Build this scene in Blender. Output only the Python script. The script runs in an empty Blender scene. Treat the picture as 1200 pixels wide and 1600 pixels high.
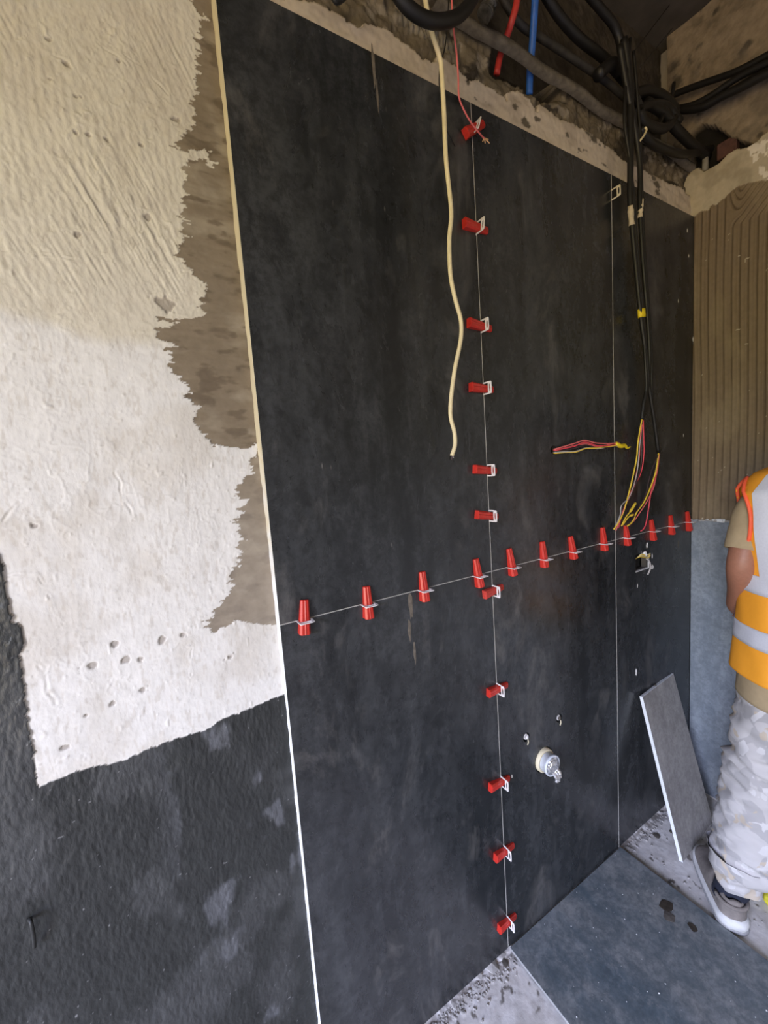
import bpy, bmesh, math, random
import numpy as np
from mathutils import Vector, Matrix
random.seed(4)
PI = math.pi
scene = bpy.context.scene
COL = scene.collection

# ------------------------------------------------------------------ camera
CAM = np.array([-0.19479, -0.81497, 1.50493]); YAW, PITCH, ROLL, FPX = 0.51570, -0.10446, -0.07184, 626.03
def cam_axes():
    y, p, r = YAW, PITCH, ROLL
    f = np.array([math.sin(y)*math.cos(p), math.cos(y)*math.cos(p), math.sin(p)])
    rt = np.array([math.cos(y), -math.sin(y), 0.0]); up = np.cross(rt, f)
    return rt*math.cos(r)+up*math.sin(r), -rt*math.sin(r)+up*math.cos(r), f
RT, UP, FW = cam_axes()
cd = bpy.data.cameras.new('camera'); cam = bpy.data.objects.new('camera', cd); COL.objects.link(cam)
cd.sensor_fit = 'VERTICAL'; cd.sensor_height = 24.0; cd.lens = FPX/1600*24.0; cd.clip_start = 0.02
m = Matrix(((RT[0], UP[0], -FW[0], CAM[0]), (RT[1], UP[1], -FW[1], CAM[1]), (RT[2], UP[2], -FW[2], CAM[2]), (0, 0, 0, 1)))
cam.matrix_world = m
scene.camera = cam

# ------------------------------------------------------------------ sky, light, exposure
world = bpy.data.worlds.new('world'); scene.world = world; world.use_nodes = True
wn = world.node_tree; wn.nodes.clear()
w_out = wn.nodes.new('ShaderNodeOutputWorld'); w_bg = wn.nodes.new('ShaderNodeBackground')
w_tc = wn.nodes.new('ShaderNodeTexCoord'); w_sep = wn.nodes.new('ShaderNodeSeparateXYZ'); w_map = wn.nodes.new('ShaderNodeMapRange')
w_map.inputs[1].default_value = -1; w_map.inputs[2].default_value = 1
w_ramp = wn.nodes.new('ShaderNodeValToRGB')
# sunlit earth below the horizon, a line of yellow-green trees, pale blue-white sky above
stops = [(0.0, (.44, .325, .175)), (.46, (.55, .405, .20)), (.505, (.47, .48, .17)), (.555, (.66, .72, .34)), (.60, (2.1, 2.25, 3.1)), (1.0, (1.4, 1.7, 2.8))]
el = w_ramp.color_ramp.elements
while len(el) < len(stops): el.new(.5)
for e, (p, c) in zip(el, stops): e.position = p; e.color = (*c, 1)
wn.links.new(w_tc.outputs['Generated'], w_sep.inputs[0]); wn.links.new(w_sep.outputs[2], w_map.inputs[0])
wn.links.new(w_map.outputs[0], w_ramp.inputs[0]); wn.links.new(w_ramp.outputs[0], w_bg.inputs[0])
w_bg.inputs[1].default_value = 14.8
wn.links.new(w_bg.outputs[0], w_out.inputs[0])
# daylight comes in through the open side of the room; the portal only guides sampling
RX0, RX1, RY0, RZ1 = -2.7, 1.755, -3.4, 3.12
OY0, OY1, OZ0, OZ1 = -2.55, -1.15, 0.05, 2.6
pl = bpy.data.lights.new('daylight_portal', 'AREA'); pl.shape = 'RECTANGLE'; pl.size = OZ1-OZ0; pl.size_y = OY1-OY0
pl.cycles.is_portal = True
po = bpy.data.objects.new('daylight_portal', pl); COL.objects.link(po)
po.location = (RX0-.02, (OY0+OY1)/2, (OZ0+OZ1)/2); po.rotation_euler = (0, -PI/2, 0)
scene.view_settings.view_transform = 'Standard'; scene.view_settings.look = 'None'
scene.view_settings.gamma = 1; scene.view_settings.use_curve_mapping = False
scene.view_settings.exposure = 0.0

# ------------------------------------------------------------------ pixel -> world helpers
def ray(u, v): return FW + RT*((u-600)/FPX) - UP*((v-800)/FPX)
def at(u, v, axis=1, val=0.0):
    d = ray(u, v); t = (val-CAM[axis])/d[axis]; p = CAM+t*d
    return Vector((float(p[0]), float(p[1]), float(p[2])))

# ------------------------------------------------------------------ object helpers
def tag(o, label=None, cat=None, group=None, kind=None):
    if label: o['label'] = label
    if cat: o['category'] = cat
    if group: o['group'] = group
    if kind: o['kind'] = kind
    return o
def empty(name, loc=(0, 0, 0), rot=(0, 0, 0)):
    o = bpy.data.objects.new(name, None); COL.objects.link(o); o.location = loc; o.rotation_euler = rot
    o.empty_display_size = .05
    return o
def link(name, me, mat=None, parent=None, smooth=False):
    o = bpy.data.objects.new(name, me); COL.objects.link(o)
    if mat is not None and not me.materials: me.materials.append(mat)
    if parent is not None: o.parent = parent
    if smooth: me.polygons.foreach_set('use_smooth', [True]*len(me.polygons))
    return o
def bm_obj(name, bm, mat=None, parent=None, smooth=False):
    me = bpy.data.meshes.new(name); bm.to_mesh(me); bm.free(); return link(name, me, mat, parent, smooth)
def box_bm(x0, x1, y0, y1, z0, z1, bev=0.0, seg=1, bm=None):
    b = bmesh.new(); bmesh.ops.create_cube(b, size=1)
    for v in b.verts: v.co = Vector((x0+(v.co.x+.5)*(x1-x0), y0+(v.co.y+.5)*(y1-y0), z0+(v.co.z+.5)*(z1-z0)))
    if bev: bmesh.ops.bevel(b, geom=b.edges[:], offset=bev, segments=seg, affect='EDGES')
    if bm is None: return b
    me = bpy.data.meshes.new('tmp'); b.to_mesh(me); b.free(); bm.from_mesh(me); bpy.data.meshes.remove(me); return bm
def catmull(pts, n=8):
    P = [Vector(p) for p in pts]; P = [P[0]*2-P[1]]+P+[P[-1]*2-P[-2]]; out = []
    for i in range(1, len(P)-2):
        a, b, c, d = P[i-1:i+3]
        for k in range(n):
            t = k/n
            out.append(.5*((2*b)+(c-a)*t+(2*a-5*b+4*c-d)*t*t+(3*b-a-3*c+d)*t**3))
    out.append(P[-2]); return out
def tube_into(bm, pts, r, seg=10, cap=True):
    """pts: list of points, r: float or list"""
    n = len(pts); rings = []
    t0 = (pts[1]-pts[0]).normalized(); nrm = t0.orthogonal().normalized()
    for i, p in enumerate(pts):
        t = ((pts[min(i+1, n-1)]-pts[max(i-1, 0)])).normalized()
        nrm = (nrm-t*nrm.dot(t)).normalized(); bn = t.cross(nrm)
        rr = r[i] if hasattr(r, '__len__') else r
        rings.append([bm.verts.new(p+(nrm*math.cos(a)+bn*math.sin(a))*rr) for a in [2*PI*k/seg for k in range(seg)]])
    for i in range(n-1):
        for k in range(seg):
            bm.faces.new((rings[i][k], rings[i][(k+1) % seg], rings[i+1][(k+1) % seg], rings[i+1][k]))
    if cap:
        bm.faces.new(rings[0][::-1]); bm.faces.new(rings[-1])
    return bm
def tube(name, pts, r, mat, parent=None, seg=10, n=8):
    bm = bmesh.new(); pp = catmull(pts, n) if n else [Vector(p) for p in pts]
    if hasattr(r, '__len__'): r = [float(np.interp(i/n, range(len(r)), r)) for i in range(len(pp))]
    tube_into(bm, pp, r, seg)
    return bm_obj(name, bm, mat, parent, True)

# ------------------------------------------------------------------ numpy noise
def vnoise(x, y, seed=0):
    rs = np.random.RandomState(seed); T = rs.rand(256, 256)
    xi = np.floor(x).astype(int); yi = np.floor(y).astype(int); fx = x-xi; fy = y-yi
    fx = fx*fx*(3-2*fx); fy = fy*fy*(3-2*fy)
    a = T[xi % 256, yi % 256]; b = T[(xi+1) % 256, yi % 256]; c = T[xi % 256, (yi+1) % 256]; d = T[(xi+1) % 256, (yi+1) % 256]
    return (a*(1-fx)+b*fx)*(1-fy)+(c*(1-fx)+d*fx)*fy
def fbm(x, y, seed=0, o=4, g=.5):
    s = 0; a = 1; n = 0
    for k in range(o): s = s+a*vnoise(x*2**k+k*7.3, y*2**k+k*3.1, seed+k); n += a; a *= g
    return s/n
def inpoly(x, y, poly):
    r = np.zeros(x.shape, bool); n = len(poly)
    for i in range(n):
        x1, y1 = poly[i]; x2, y2 = poly[(i+1) % n]
        c = ((y1 > y) != (y2 > y)) & (x < (x2-x1)*(y-y1)/(y2-y1+1e-12)+x1); r ^= c
    return r
def smooth01(x): x = np.clip(x, 0, 1); return x*x*(3-2*x)

# ------------------------------------------------------------------ materials
class NT:
    def __init__(s, name):
        s.m = bpy.data.materials.new(name); s.m.use_nodes = True; s.t = s.m.node_tree; s.t.nodes.clear()
        s.out = s.n('ShaderNodeOutputMaterial'); s.b = s.n('ShaderNodeBsdfPrincipled'); s.l(s.b.outputs[0], s.out.inputs[0])
        s.tc = s.n('ShaderNodeTexCoord')
    def n(s, k, **kw):
        x = s.t.nodes.new(k)
        for a, b in kw.items(): setattr(x, a, b)
        return x
    def l(s, a, b): s.t.links.new(a, b)
    def mp(s, scale=(1, 1, 1), src='Object', loc=(0, 0, 0), rot=(0, 0, 0)):
        x = s.n('ShaderNodeMapping'); x.inputs['Scale'].default_value = scale; x.inputs['Location'].default_value = loc; x.inputs['Rotation'].default_value = rot
        s.l(s.tc.outputs[src], x.inputs[0]); return x.outputs[0]
    def noise(s, vec, sc=5, det=4, ro=.55, dist=0):
        x = s.n('ShaderNodeTexNoise'); x.inputs['Scale'].default_value = sc; x.inputs['Detail'].default_value = det
        x.inputs['Roughness'].default_value = ro; x.inputs['Distortion'].default_value = dist; s.l(vec, x.inputs['Vector']); return x.outputs[0]
    def ramp(s, fac, stops):
        x = s.n('ShaderNodeValToRGB'); e = x.color_ramp.elements
        while len(e) < len(stops): e.new(.5)
        for q, (p, c) in zip(e, stops):
            q.position = p; q.color = (c, c, c, 1) if not hasattr(c, '__len__') else (*c, 1)
        s.l(fac, x.inputs[0]); return x.outputs[0]
    def mix(s, fac, a, b, mode='MIX'):
        x = s.n('ShaderNodeMix', data_type='RGBA', blend_type=mode)
        for i, v in ((0, fac), (6, a), (7, b)):
            if hasattr(v, 'is_linked') or hasattr(v, 'links'): s.l(v, x.inputs[i])
            elif hasattr(v, '__len__'): x.inputs[i].default_value = (*v, 1) if len(v) == 3 else v
            else: x.inputs[i].default_value = v
        return x.outputs[2]
    def bump(s, h, strength=.3, dist=.002, nrm=None):
        x = s.n('ShaderNodeBump'); x.inputs['Strength'].default_value = strength; x.inputs['Distance'].default_value = dist
        s.l(h, x.inputs['Height'])
        if nrm: s.l(nrm, x.inputs['Normal'])
        s.l(x.outputs[0], s.b.inputs['Normal']); return x.outputs[0]
    def col(s, c):
        if hasattr(c, '__len__'): s.b.inputs['Base Color'].default_value = (*c, 1)
        else: s.l(c, s.b.inputs['Base Color'])
    def rough(s, r):
        if isinstance(r, (int, float)): s.b.inputs['Roughness'].default_value = r
        else: s.l(r, s.b.inputs['Roughness'])

def simple(name, c, r=.6, var=.12, sc=40, bump=.15, metal=0, sss=0):
    t = NT(name); n = t.noise(t.mp(), sc, 4)
    t.col(t.mix(t.ramp(n, [(.3, 0.0), (.7, 1.0)]), tuple(x*(1-var) for x in c), tuple(min(1, x*(1+var)) for x in c)))
    t.rough(r); t.b.inputs['Metallic'].default_value = metal
    if bump: t.bump(n, bump, .0008)
    return t.m
def attr_mat(name, r=.8, bsc=250, bst=.35, bdist=.0012, spec=.4, grain=.10, stretch=(1, 1, 1), rvar=0):
    """colour from the wall's own painted-albedo attribute, fine grain from noise"""
    t = NT(name); a = t.n('ShaderNodeAttribute', attribute_name='albedo')
    v = t.mp(stretch); n1 = t.noise(v, bsc, 5, .6); n2 = t.noise(v, bsc*.22, 4, .6)
    g = t.ramp(n2, [(.3, 1-grain), (.7, 1+grain)])
    t.col(t.mix(1.0, a.outputs[0], g, 'MULTIPLY'))
    if rvar: t.rough(t.ramp(n2, [(.3, r-rvar), (.7, r+rvar)]))
    else: t.rough(r)
    t.b.inputs['Specular IOR Level'].default_value = spec
    h = t.mix(.5, n1, n2); t.bump(h, bst, bdist); return t.m

def tile_mat(name, base, hi, dust, dustamt, rough=.38, stretch=(1, 1, .28), seed=0, blotch=.5, scratch=1.0):
    t = NT(name)
    oi = t.n('ShaderNodeObjectInfo'); off = t.n('ShaderNodeVectorMath', operation='SCALE')
    off.inputs[0].default_value = (3.1, 7.7, 5.3)
    t.l(oi.outputs['Random'], off.inputs['Scale'])
    def mv(st):
        m = t.mp(st); a = t.n('ShaderNodeVectorMath', operation='ADD'); t.l(m, a.inputs[0]); t.l(off.outputs[0], a.inputs[1]); return a.outputs[0]
    v = mv(stretch); vi = mv((1, 1, 1)); vs = mv((1, 1, .045))
    cloud = t.noise(v, 3.2, 7, .68, .3); streak = t.noise(vs, 22, 5, .6); fine = t.noise(vi, 60, 6, .75)
    c = t.mix(t.ramp(cloud, [(.38, 0.0), (.62, 1.0)]), base, hi)
    c = t.mix(t.ramp(streak, [(.5, 0.0), (.78, .40)]), c, tuple(x*1.5 for x in hi))
    c = t.mix(t.ramp(fine, [(.40, .45), (.56, 0.0)]), c, tuple(x*.5 for x in base))
    mid = t.noise(mv((1, 1, .6)), 17, 8, .78, .4)
    c = t.mix(t.ramp(mid, [(.40, .55), (.52, 0.0)]), c, tuple(x*.7 for x in base))
    c = t.mix(t.ramp(mid, [(.54, 0.0), (.72, .55)]), c, tuple(x*1.35 for x in hi))
    # pale cement dust: soft rubs and small flecks
    rub = t.noise(mv((1, 1, .5)), 5.5, 8, .72, .6)
    c = t.mix(t.ramp(rub, [(.55, 0.0), (.80, dustamt)]), c, dust)
    scr = t.n('ShaderNodeTexVoronoi'); scr.inputs['Scale'].default_value = 26; t.l(mv((1, 1, .35)), scr.inputs['Vector'])
    sel = t.ramp(scr.outputs['Distance'], [(.02, .55*scratch), (.07, 0.0)])
    gate = t.ramp(t.noise(vi, 9, 3), [(.55, 0.0), (.66, 1.0)])
    g2 = t.mix(1.0, sel, gate, 'MULTIPLY')
    c = t.mix(g2, c, dust)
    t.col(c)
    r = t.mix(.5, t.ramp(cloud, [(.3, rough-.05), (.7, rough+.10)]), t.ramp(rub, [(.45, rough), (.75, rough+.25)]))
    t.rough(r); t.b.inputs['Specular IOR Level'].default_value = .5
    t.bump(t.mix(.5, fine, streak), .12, .0008)
    return t.m

M = {}
M['tile'] = tile_mat('charcoal_porcelain', (.020, .022, .024), (.062, .065, .069), (.25, .235, .22), .60, rough=.25)
M['tile_right'] = tile_mat('charcoal_porcelain_pale', (.22, .255, .30), (.30, .33, .37), (.48, .50, .52), .25, rough=.42, scratch=.5)  # right wall tiles: paler and bluer than those of the back wall
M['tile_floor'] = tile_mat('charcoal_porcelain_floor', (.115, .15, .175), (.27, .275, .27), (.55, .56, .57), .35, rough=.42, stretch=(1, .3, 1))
M['tile_lean'] = tile_mat('grey_brown_tile', (.33, .31, .30), (.40, .38, .365), (.5, .48, .46), .3, rough=.5, scratch=.4)
M['tile_edge'] = simple('tile_body_edge', (.62, .60, .56), .8, .1, 60)
M['tile_edge_white'] = simple('tile_body_edge_white', (.78, .80, .82), .8, .06, 60)
M['joint'] = simple('joint_adhesive', (.55, .53, .50), .9, .2, 60)
M['plaster'] = attr_mat('cream_plaster', .85, 260, .45, .0015, .3, .05, (1, 1, .6))
M['smear'] = attr_mat('cement_smear', .9, 200, .35, .001, .25, .10)
M['membrane'] = attr_mat('waterproof_coating', .42, 260, .9, .0022, .5, .18, (1, 1, .40), .08)
M['mortar'] = attr_mat('rough_mortar', .95, 120, .8, .003, .2, .25)
M['adhesive'] = attr_mat('tile_adhesive', .85, 220, .3, .0009, .25, .08)
M['screed'] = attr_mat('screed', .92, 120, .6, .002, .25, .12)
M['concrete'] = simple('concrete', (.30, .27, .23), .9, .2, 8, .4)
M['concrete_dark'] = simple('dark_concrete', (.085, .072, .058), .95, .3, 10, .6)
M['roomwall'] = simple('rendered_wall', (.45, .43, .40), .9, .15, 6, .3)
M['void'] = simple('void_shade', (.012, .011, .010), .95, .2, 20, .2)  # black puts the shade of the socket hollow into the colour
M['red'] = simple('red_plastic', (.62, .035, .024), .34, .10, 90, .12)
M['red_dusty'] = simple('red_plastic_dusty', (.60, .06, .045), .55, .25, 120, .2)
M['white_pl'] = simple('white_plastic', (.86, .84, .84), .4, .04, 60, .05)
M['ivory'] = simple('ivory_plastic', (.80, .72, .52), .45, .05, 40, .1)
M['cream_cable'] = simple('cream_cable', (.86, .74, .46), .5, .07, 60, .15)
M['black'] = simple('black_rubber', (.010, .009, .0085), .5, .3, 60, .2)
M['black_dusty'] = simple('dusty_black_rubber', (.035, .031, .027), .6, .5, 50, .3)
M['pink_wire'] = simple('pink_red_wire', (.78, .17, .17), .45, .1, 80, .1)
M['red_wire'] = simple('red_wire', (.75, .07, .10), .45, .1, 80, .1)
M['yellow_wire'] = simple('yellow_wire', (.88, .62, .06), .45, .1, 80, .1)
M['brown_wire'] = simple('dark_wire', (.06, .035, .04), .45, .2, 80, .1)
M['grey_wire'] = simple('grey_wire', (.45, .42, .42), .45, .1, 80, .1)
M['yellow_tape'] = simple('yellow_tape', (.90, .68, .02), .5, .08, 60, .2)
M['cream_tape'] = simple('cream_tape', (.62, .52, .36), .6, .15, 60, .4)
M['red_pipe'] = simple('red_pipe', (.55, .045, .035), .45, .15, 60, .15)
M['blue_pipe'] = simple('blue_pipe', (.03, .13, .50), .45, .15, 60, .15)
M['copper'] = simple('frayed_end', (.70, .42, .22), .5, .3, 200, .6)
M['foil'] = simple('crumpled_foil', (.85, .86, .90), .22, .05, 90, 1.0, .85)
M['pvc'] = simple('pvc', (.72, .76, .84), .4, .06, 50, .1)
M['skin'] = simple('skin', (.36, .16, .10), .5, .08, 120, .2)
M['hair'] = simple('hair', (.03, .022, .018), .7, .3, 200, .5)
M['tee'] = simple('olive_tan_cotton', (.42, .32, .19), .9, .06, 60, .3)
M['orange'] = simple('orange_hi_vis', (1.0, .40, .03), .65, .03, 100, .2)
M['piping'] = simple('coral_piping', (1.0, .14, .06), .65, .03, 100, .2)
M['reflective'] = simple('reflective_grey', (.66, .67, .74), .42, .04, 200, .2)
M['sock'] = simple('navy_sock', (.015, .018, .035), .9, .2, 200, .4)
M['shoe'] = simple('taupe_suede', (.21, .185, .17), .85, .18, 60, .5)
M['sole'] = simple('white_sole', (.66, .66, .66), .6, .12, 40, .2)
M['sole_grey'] = simple('grey_sole', (.30, .30, .31), .7, .15, 40, .2)
M['stone'] = simple('mortar_crumb', (.42, .40, .38), .95, .2, 60, .8)
M['stone_dark'] = simple('dark_mortar_crumb', (.10, .088, .075), .95, .25, 60, .8)
M['eyes'] = simple('eye', (.8, .8, .8), .2, .02, 10, 0)
def camo():
    t = NT('pale_camouflage'); v = t.mp((1, 1, 1)); 
    n1 = t.noise(v, 17, 2, .4, .5); n2 = t.noise(t.mp((1, 1, 1), loc=(3, 5, 1)), 22, 2, .4, .6); n3 = t.noise(t.mp((1, 1, 1), loc=(9, 2, 7)), 19, 2, .4, .5)
    c = t.mix(t.ramp(n1, [(.51, 0.0), (.545, 1.0)]), (.52, .50, .50), (.41, .395, .40))
    c = t.mix(t.ramp(n2, [(.62, 0.0), (.64, 1.0)]), c, (.50, .43, .35))
    c = t.mix(t.ramp(n3, [(.60, 0.0), (.615, 1.0)]), c, (.60, .585, .59))
    t.col(c); t.rough(.9); t.bump(t.noise(v, 500, 3), .3, .0006)
    return t.m
M['camo'] = camo()

# ------------------------------------------------------------------ heightfield builder
def heightfield(P0, U, V, N, u0, u1, v0, v1, res, fn, parent, close=True):
    """fn(u, v) -> height along N, label array, albedo (n,m,3); returns {label: mesh}"""
    nu = int(round((u1-u0)/res))+1; nv = int(round((v1-v0)/res))+1
    uu, vv = np.meshgrid(np.linspace(u0, u1, nu), np.linspace(v0, v1, nv), indexing='ij')
    h, lab, alb = fn(uu, vv)
    P0, U, V, N = map(np.array, (P0, U, V, N))
    co = P0+uu[..., None]*U+vv[..., None]*V+h[..., None]*N
    idx = np.arange(nu*nv).reshape(nu, nv)
    q = np.stack([idx[:-1, :-1], idx[1:, :-1], idx[1:, 1:], idx[:-1, 1:]], -1).reshape(-1, 4)
    if np.dot(np.cross(U, V), N) < 0: q = q[:, ::-1]
    fl = lab[:-1, :-1].reshape(-1); out = {}
    co = co.reshape(-1, 3); al = alb.reshape(-1, 3)
    for L in np.unique(fl):
        if L < 0: continue
        f = q[fl == L]; used, inv = np.unique(f.reshape(-1), return_inverse=True); nf = len(f)
        me = bpy.data.meshes.new('surface')
        me.vertices.add(len(used)); me.vertices.foreach_set('co', co[used].astype(np.float32).ravel())
        me.loops.add(nf*4); me.loops.foreach_set('vertex_index', inv.astype(np.int32))
        me.polygons.add(nf); me.polygons.foreach_set('loop_start', np.arange(0, nf*4, 4, dtype=np.int32))
        me.polygons.foreach_set('use_smooth', np.ones(nf, bool))
        me.update(calc_edges=True)
        a = me.attributes.new('albedo', 'FLOAT_COLOR', 'POINT')
        a.data.foreach_set('color', np.concatenate([al[used], np.ones((len(used), 1))], 1).astype(np.float32).ravel())
        out[int(L)] = me
    return out
def mixc(a, b, t): return a*(1-t[..., None])+np.array(b)*t[..., None]

# ================================================================== STRUCTURE
def slab(name, x0, x1, y0, y1, z0, z1, mat, parent=None):
    o = bm_obj(name, box_bm(x0, x1, y0, y1, z0, z1), mat, parent)
    if parent is None: tag(o, kind='structure')
    return o
YB = 0.013          # masonry face behind the tiles of the back wall
wall_back = slab('wall_back', RX0, RX1+.3, .20, .45, -.1, RZ1, M['concrete_dark'])
wall_right = slab('wall_right', RX1+.06, RX1+.3, RY0, .2, -.1, RZ1, M['concrete'])
ceiling = slab('ceiling', RX0, RX1+.3, RY0, .45, RZ1, RZ1+.2, M['concrete_dark'])
floor = slab('floor', RX0-.2, RX1+.3, RY0-.2, .45, -.12, -.03, M['concrete'])
wall_front = slab('wall_front', RX0, RX1+.3, RY0-.2, RY0, -.1, RZ1, M['roomwall'])
wl = bmesh.new()
for b in ((RX0-.2, RX0, RY0, OY0, -.1, RZ1), (RX0-.2, RX0, OY1, .45, -.1, RZ1), (RX0-.2, RX0, OY0, OY1, OZ1, RZ1), (RX0-.2, RX0, OY0, OY1, -.1, OZ0)):
    box_bm(*b, bm=wl)
wall_left = tag(bm_obj('wall_left', wl, M['roomwall']), kind='structure')

# ---------------- back wall: plain areas, then the detailed left field
slab('plaster_field', RX0, -.555, YB, .20, -.1, RZ1, M['roomwall'], wall_back)
W2 = lambda pts, ax=1, val=YB: [tuple(at(u, v, ax, val)) for u, v in pts]
smear_px = [(301, -20), (301, 0), (304, 22), (323, 20), (325, 30), (307, 41), (310, 73), (306, 90), (312, 125), (301, 147), (304, 180), (302, 205), (271, 222), (279, 235),
            (330, 233), (332, 262), (322, 258), (318, 246), (292, 252), (290, 300), (282, 304), (290, 330), (286, 350), (291, 367), (279, 400), (300, 425), (323, 451), (314, 470), (312, 495), (285, 500),
            (235, 491), (246, 500), (275, 503), (262, 512), (246, 513), (250, 528), (275, 539), (258, 545), (267, 577), (300, 615), (286, 618), (312, 636), (300, 645), (308, 665), (318, 680), (333, 694), (367, 702), (404, 694),
            (404, 712), (392, 716), (396, 740), (372, 757), (367, 773), (385, 785), (370, 795), (383, 800), (367, 815), (377, 844), (373, 870), (362, 915), (345, 945), (333, 961), (319, 975), (333, 989), (358, 977), (362, 969), (392, 975), (433, 977), (520, 977), (520, -20)]
smear_w = [(p[0], p[2]) for p in W2(smear_px)]
mem_px = [(0, 872), (10, 905), (15, 945), (19, 972), (30, 974), (37, 985), (40, 1000), (32, 1020), (36, 1060), (42, 1110), (50, 1160), (55, 1195), (60, 1230),
          (100, 1212), (135, 1200), (170, 1195), (195, 1187), (250, 1163), (300, 1145), (332, 1135), (345, 1125), (400, 1102), (443, 1085), (560, 1040)]
mem_w = [(p[0], p[2]) for p in W2(mem_px)]
mem_w = [(-1, 3)] + [(mem_w[0][0]-.02, 3), (mem_w[0][0]-.01, mem_w[0][1]+.05)] + mem_w + [(1, mem_w[-1][1]), (1, -1), (-1, -1)]
pits_px = [(231, 338, 7), (274, 186, 5), (105, 102, 4), (75, 62, 3), (186, 96, 3), (55, 822, 4), (145, 1040, 8), (196, 1031, 6), (222, 1078, 5), (177, 1100, 4), (134, 1118, 3), (99, 1169, 5), (180, 1006, 6), (258, 474, 13), (120, 368, 4), (118, 207, 3), (137, 210, 3), (166, 217, 3), (220, 226, 3), (254, 1000, 7), (286, 992, 5), (118, 150, 3), (360, 1027, 5), (220, 1030, 5), (78, 124, 2)]
pits = [(at(u, v, 1, YB), r/950.0) for u, v, r in pits_px]
gouges_px = [((150, 65), (196, 100), 2.0), ((170, 70), (228, 112), 1.4), ((190, 60), (265, 150), 1.6), ((0, 45), (110, 100), 1.5), ((0, 388), (320, 428), 1.4), ((180, 740), (205, 810), 2.2),
             ((30, 782), (10, 815), 2.5), ((0, 905), (60, 895), 1.5), ((60, 895), (98, 980), 1.6), ((205, 400), (218, 375), 1.5), ((60, 1040), (85, 1100), 3.0), ((352, 610), (358, 690), 3.0), ((280, 720), (280, 760), 1.2), ((212, 330), (240, 430), 1.5), ((300, 1015), (296, 1060), 1.5)]
gouges = [(at(*a, 1, YB), at(*b, 1, YB), w/1400.0) for a, b, w in gouges_px]
def left_wall(x, z):
    # ragged outlines: warp the look-up coordinates
    wx = x+(fbm(x*50, z*170, 11, 5, .6)-.5)*.040; wz = z+(fbm(x*90, z*90, 15, 3)-.5)*.010
    mw = x+(fbm(x*110, z*110, 21, 3)-.5)*.008; mz = z+(fbm(x*110, z*110, 25, 3)-.5)*.007
    sm = inpoly(wx, wz, smear_w); mb = inpoly(mw, mz, mem_w)
    lab = np.zeros(x.shape, int); lab[sm] = 1; lab[mb] = 2
    # plaster relief: slanted trowel drags up high, calmer further down
    rough = smooth01((z-1.72-.06*x)/.25)
    ang = math.radians(24); a = x*math.cos(ang)+z*math.sin(ang); b = -x*math.sin(ang)+z*math.cos(ang)
    drag = fbm(a*260, b*16, 31, 4, .6)+.5*np.abs(fbm(a*150+5, b*10, 41, 3)-.5)*2
    comb = np.sin(x*520+3*fbm(x*8, z*4, 77, 2)*PI)*smooth01((fbm(x*6, z*5, 71, 2)-.50)/.12)
    base = (fbm(x*7, z*5, 51, 4)-.5)*.008
    bumps = (fbm(x*95, z*95, 61, 5, .62)-.5)
    ridge = 1-np.abs(fbm(x*26, z*20, 66, 4)-.5)*2; ridge = np.clip((ridge-.93)/.07, 0, 1)
    h = base*.7+rough*((drag-.7)*.0030*(.25+smooth01((fbm(x*5, z*4, 72, 3)-.4)/.2))+comb*.0002)+bumps*(.0011+.0008*rough)+(np.abs(fbm(x*190, z*40, 64, 3)-.5))*.0008+ridge*.0006*(fbm(x*9, z*9, 68, 2) > .5)
    spat = vnoise(x*140, z*140, 81); h += np.clip((spat-.90)/.1, 0, 1)*.0016
    # low gouges
    gd = np.zeros(x.shape)
    for A, B, w in gouges:
        ax, az, bx, bz = A.x, A.z, B.x, B.z; L2 = (bx-ax)**2+(bz-az)**2
        t = np.clip(((x-ax)*(bx-ax)+(z-az)*(bz-az))/L2, 0, 1)
        d = np.hypot(x-ax-t*(bx-ax)+(vnoise(x*60, z*60, 5)-.5)*.008, z-az-t*(bz-az)+(vnoise(x*60, z*60, 6)-.5)*.008)
        gd = np.maximum(gd, np.exp(-(d/w)**2)); h += .0005*np.exp(-((d-w*2)/w)**2)
    h -= gd*.0012
    pm = np.zeros(x.shape)
    for p, r in pits:
        d = np.hypot((x-p.x), (z-p.z)*1.25)*(1+1.7*(fbm(x*160, z*110, 9, 3)-.5))
        pm = np.maximum(pm, smooth01((r-d)/(r*.4)+.5))
    h -= pm*.0022
    alb = np.zeros(x.shape+(3,))+np.array((.86, .835, .79))
    warm_light = smooth01((z-1.735+.07*x+(fbm(x*8, z*8, 95, 3)-.5)*.05)/.03)   # warm light on the upper plaster put into its colour, cut at a trowel edge
    alb = mixc(alb, (.74, .67, .52), warm_light*.7)
    alb = mixc(alb, (.60, .53, .43), smooth01((fbm(x*9, z*7, 91, 4)-.52)/.2)*.35)
    alb = mixc(alb, (.52, .45, .36), smooth01((fbm(x*200, z*60, 93, 3)-.60)/.15)*.30)
    alb = mixc(alb, (.26, .21, .17), pm*.65)
    # smear: thin brown-grey adhesive scraped over the plaster
    hs = base*.5-.0005+(fbm(x*40, z*60, 101, 4)-.5)*.0016+(fbm(x*5, z*110, 103, 3)-.5)*.0012
    asm = np.zeros(x.shape+(3,))+np.array((.27, .215, .15))
    asm = mixc(asm, (.36, .30, .22), smooth01((fbm(x*14, z*30, 105, 4)-.48)/.25))
    asm = mixc(asm, (.17, .13, .09), smooth01((fbm(x*24, z*60, 107, 5)-.54)/.15)*.8)
    asm = mixc(asm, (.47, .41, .34), smooth01((1.62-z)/.25)*.45)
    h = np.where(sm, hs, h); alb = np.where(sm[..., None], asm, alb)
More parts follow.
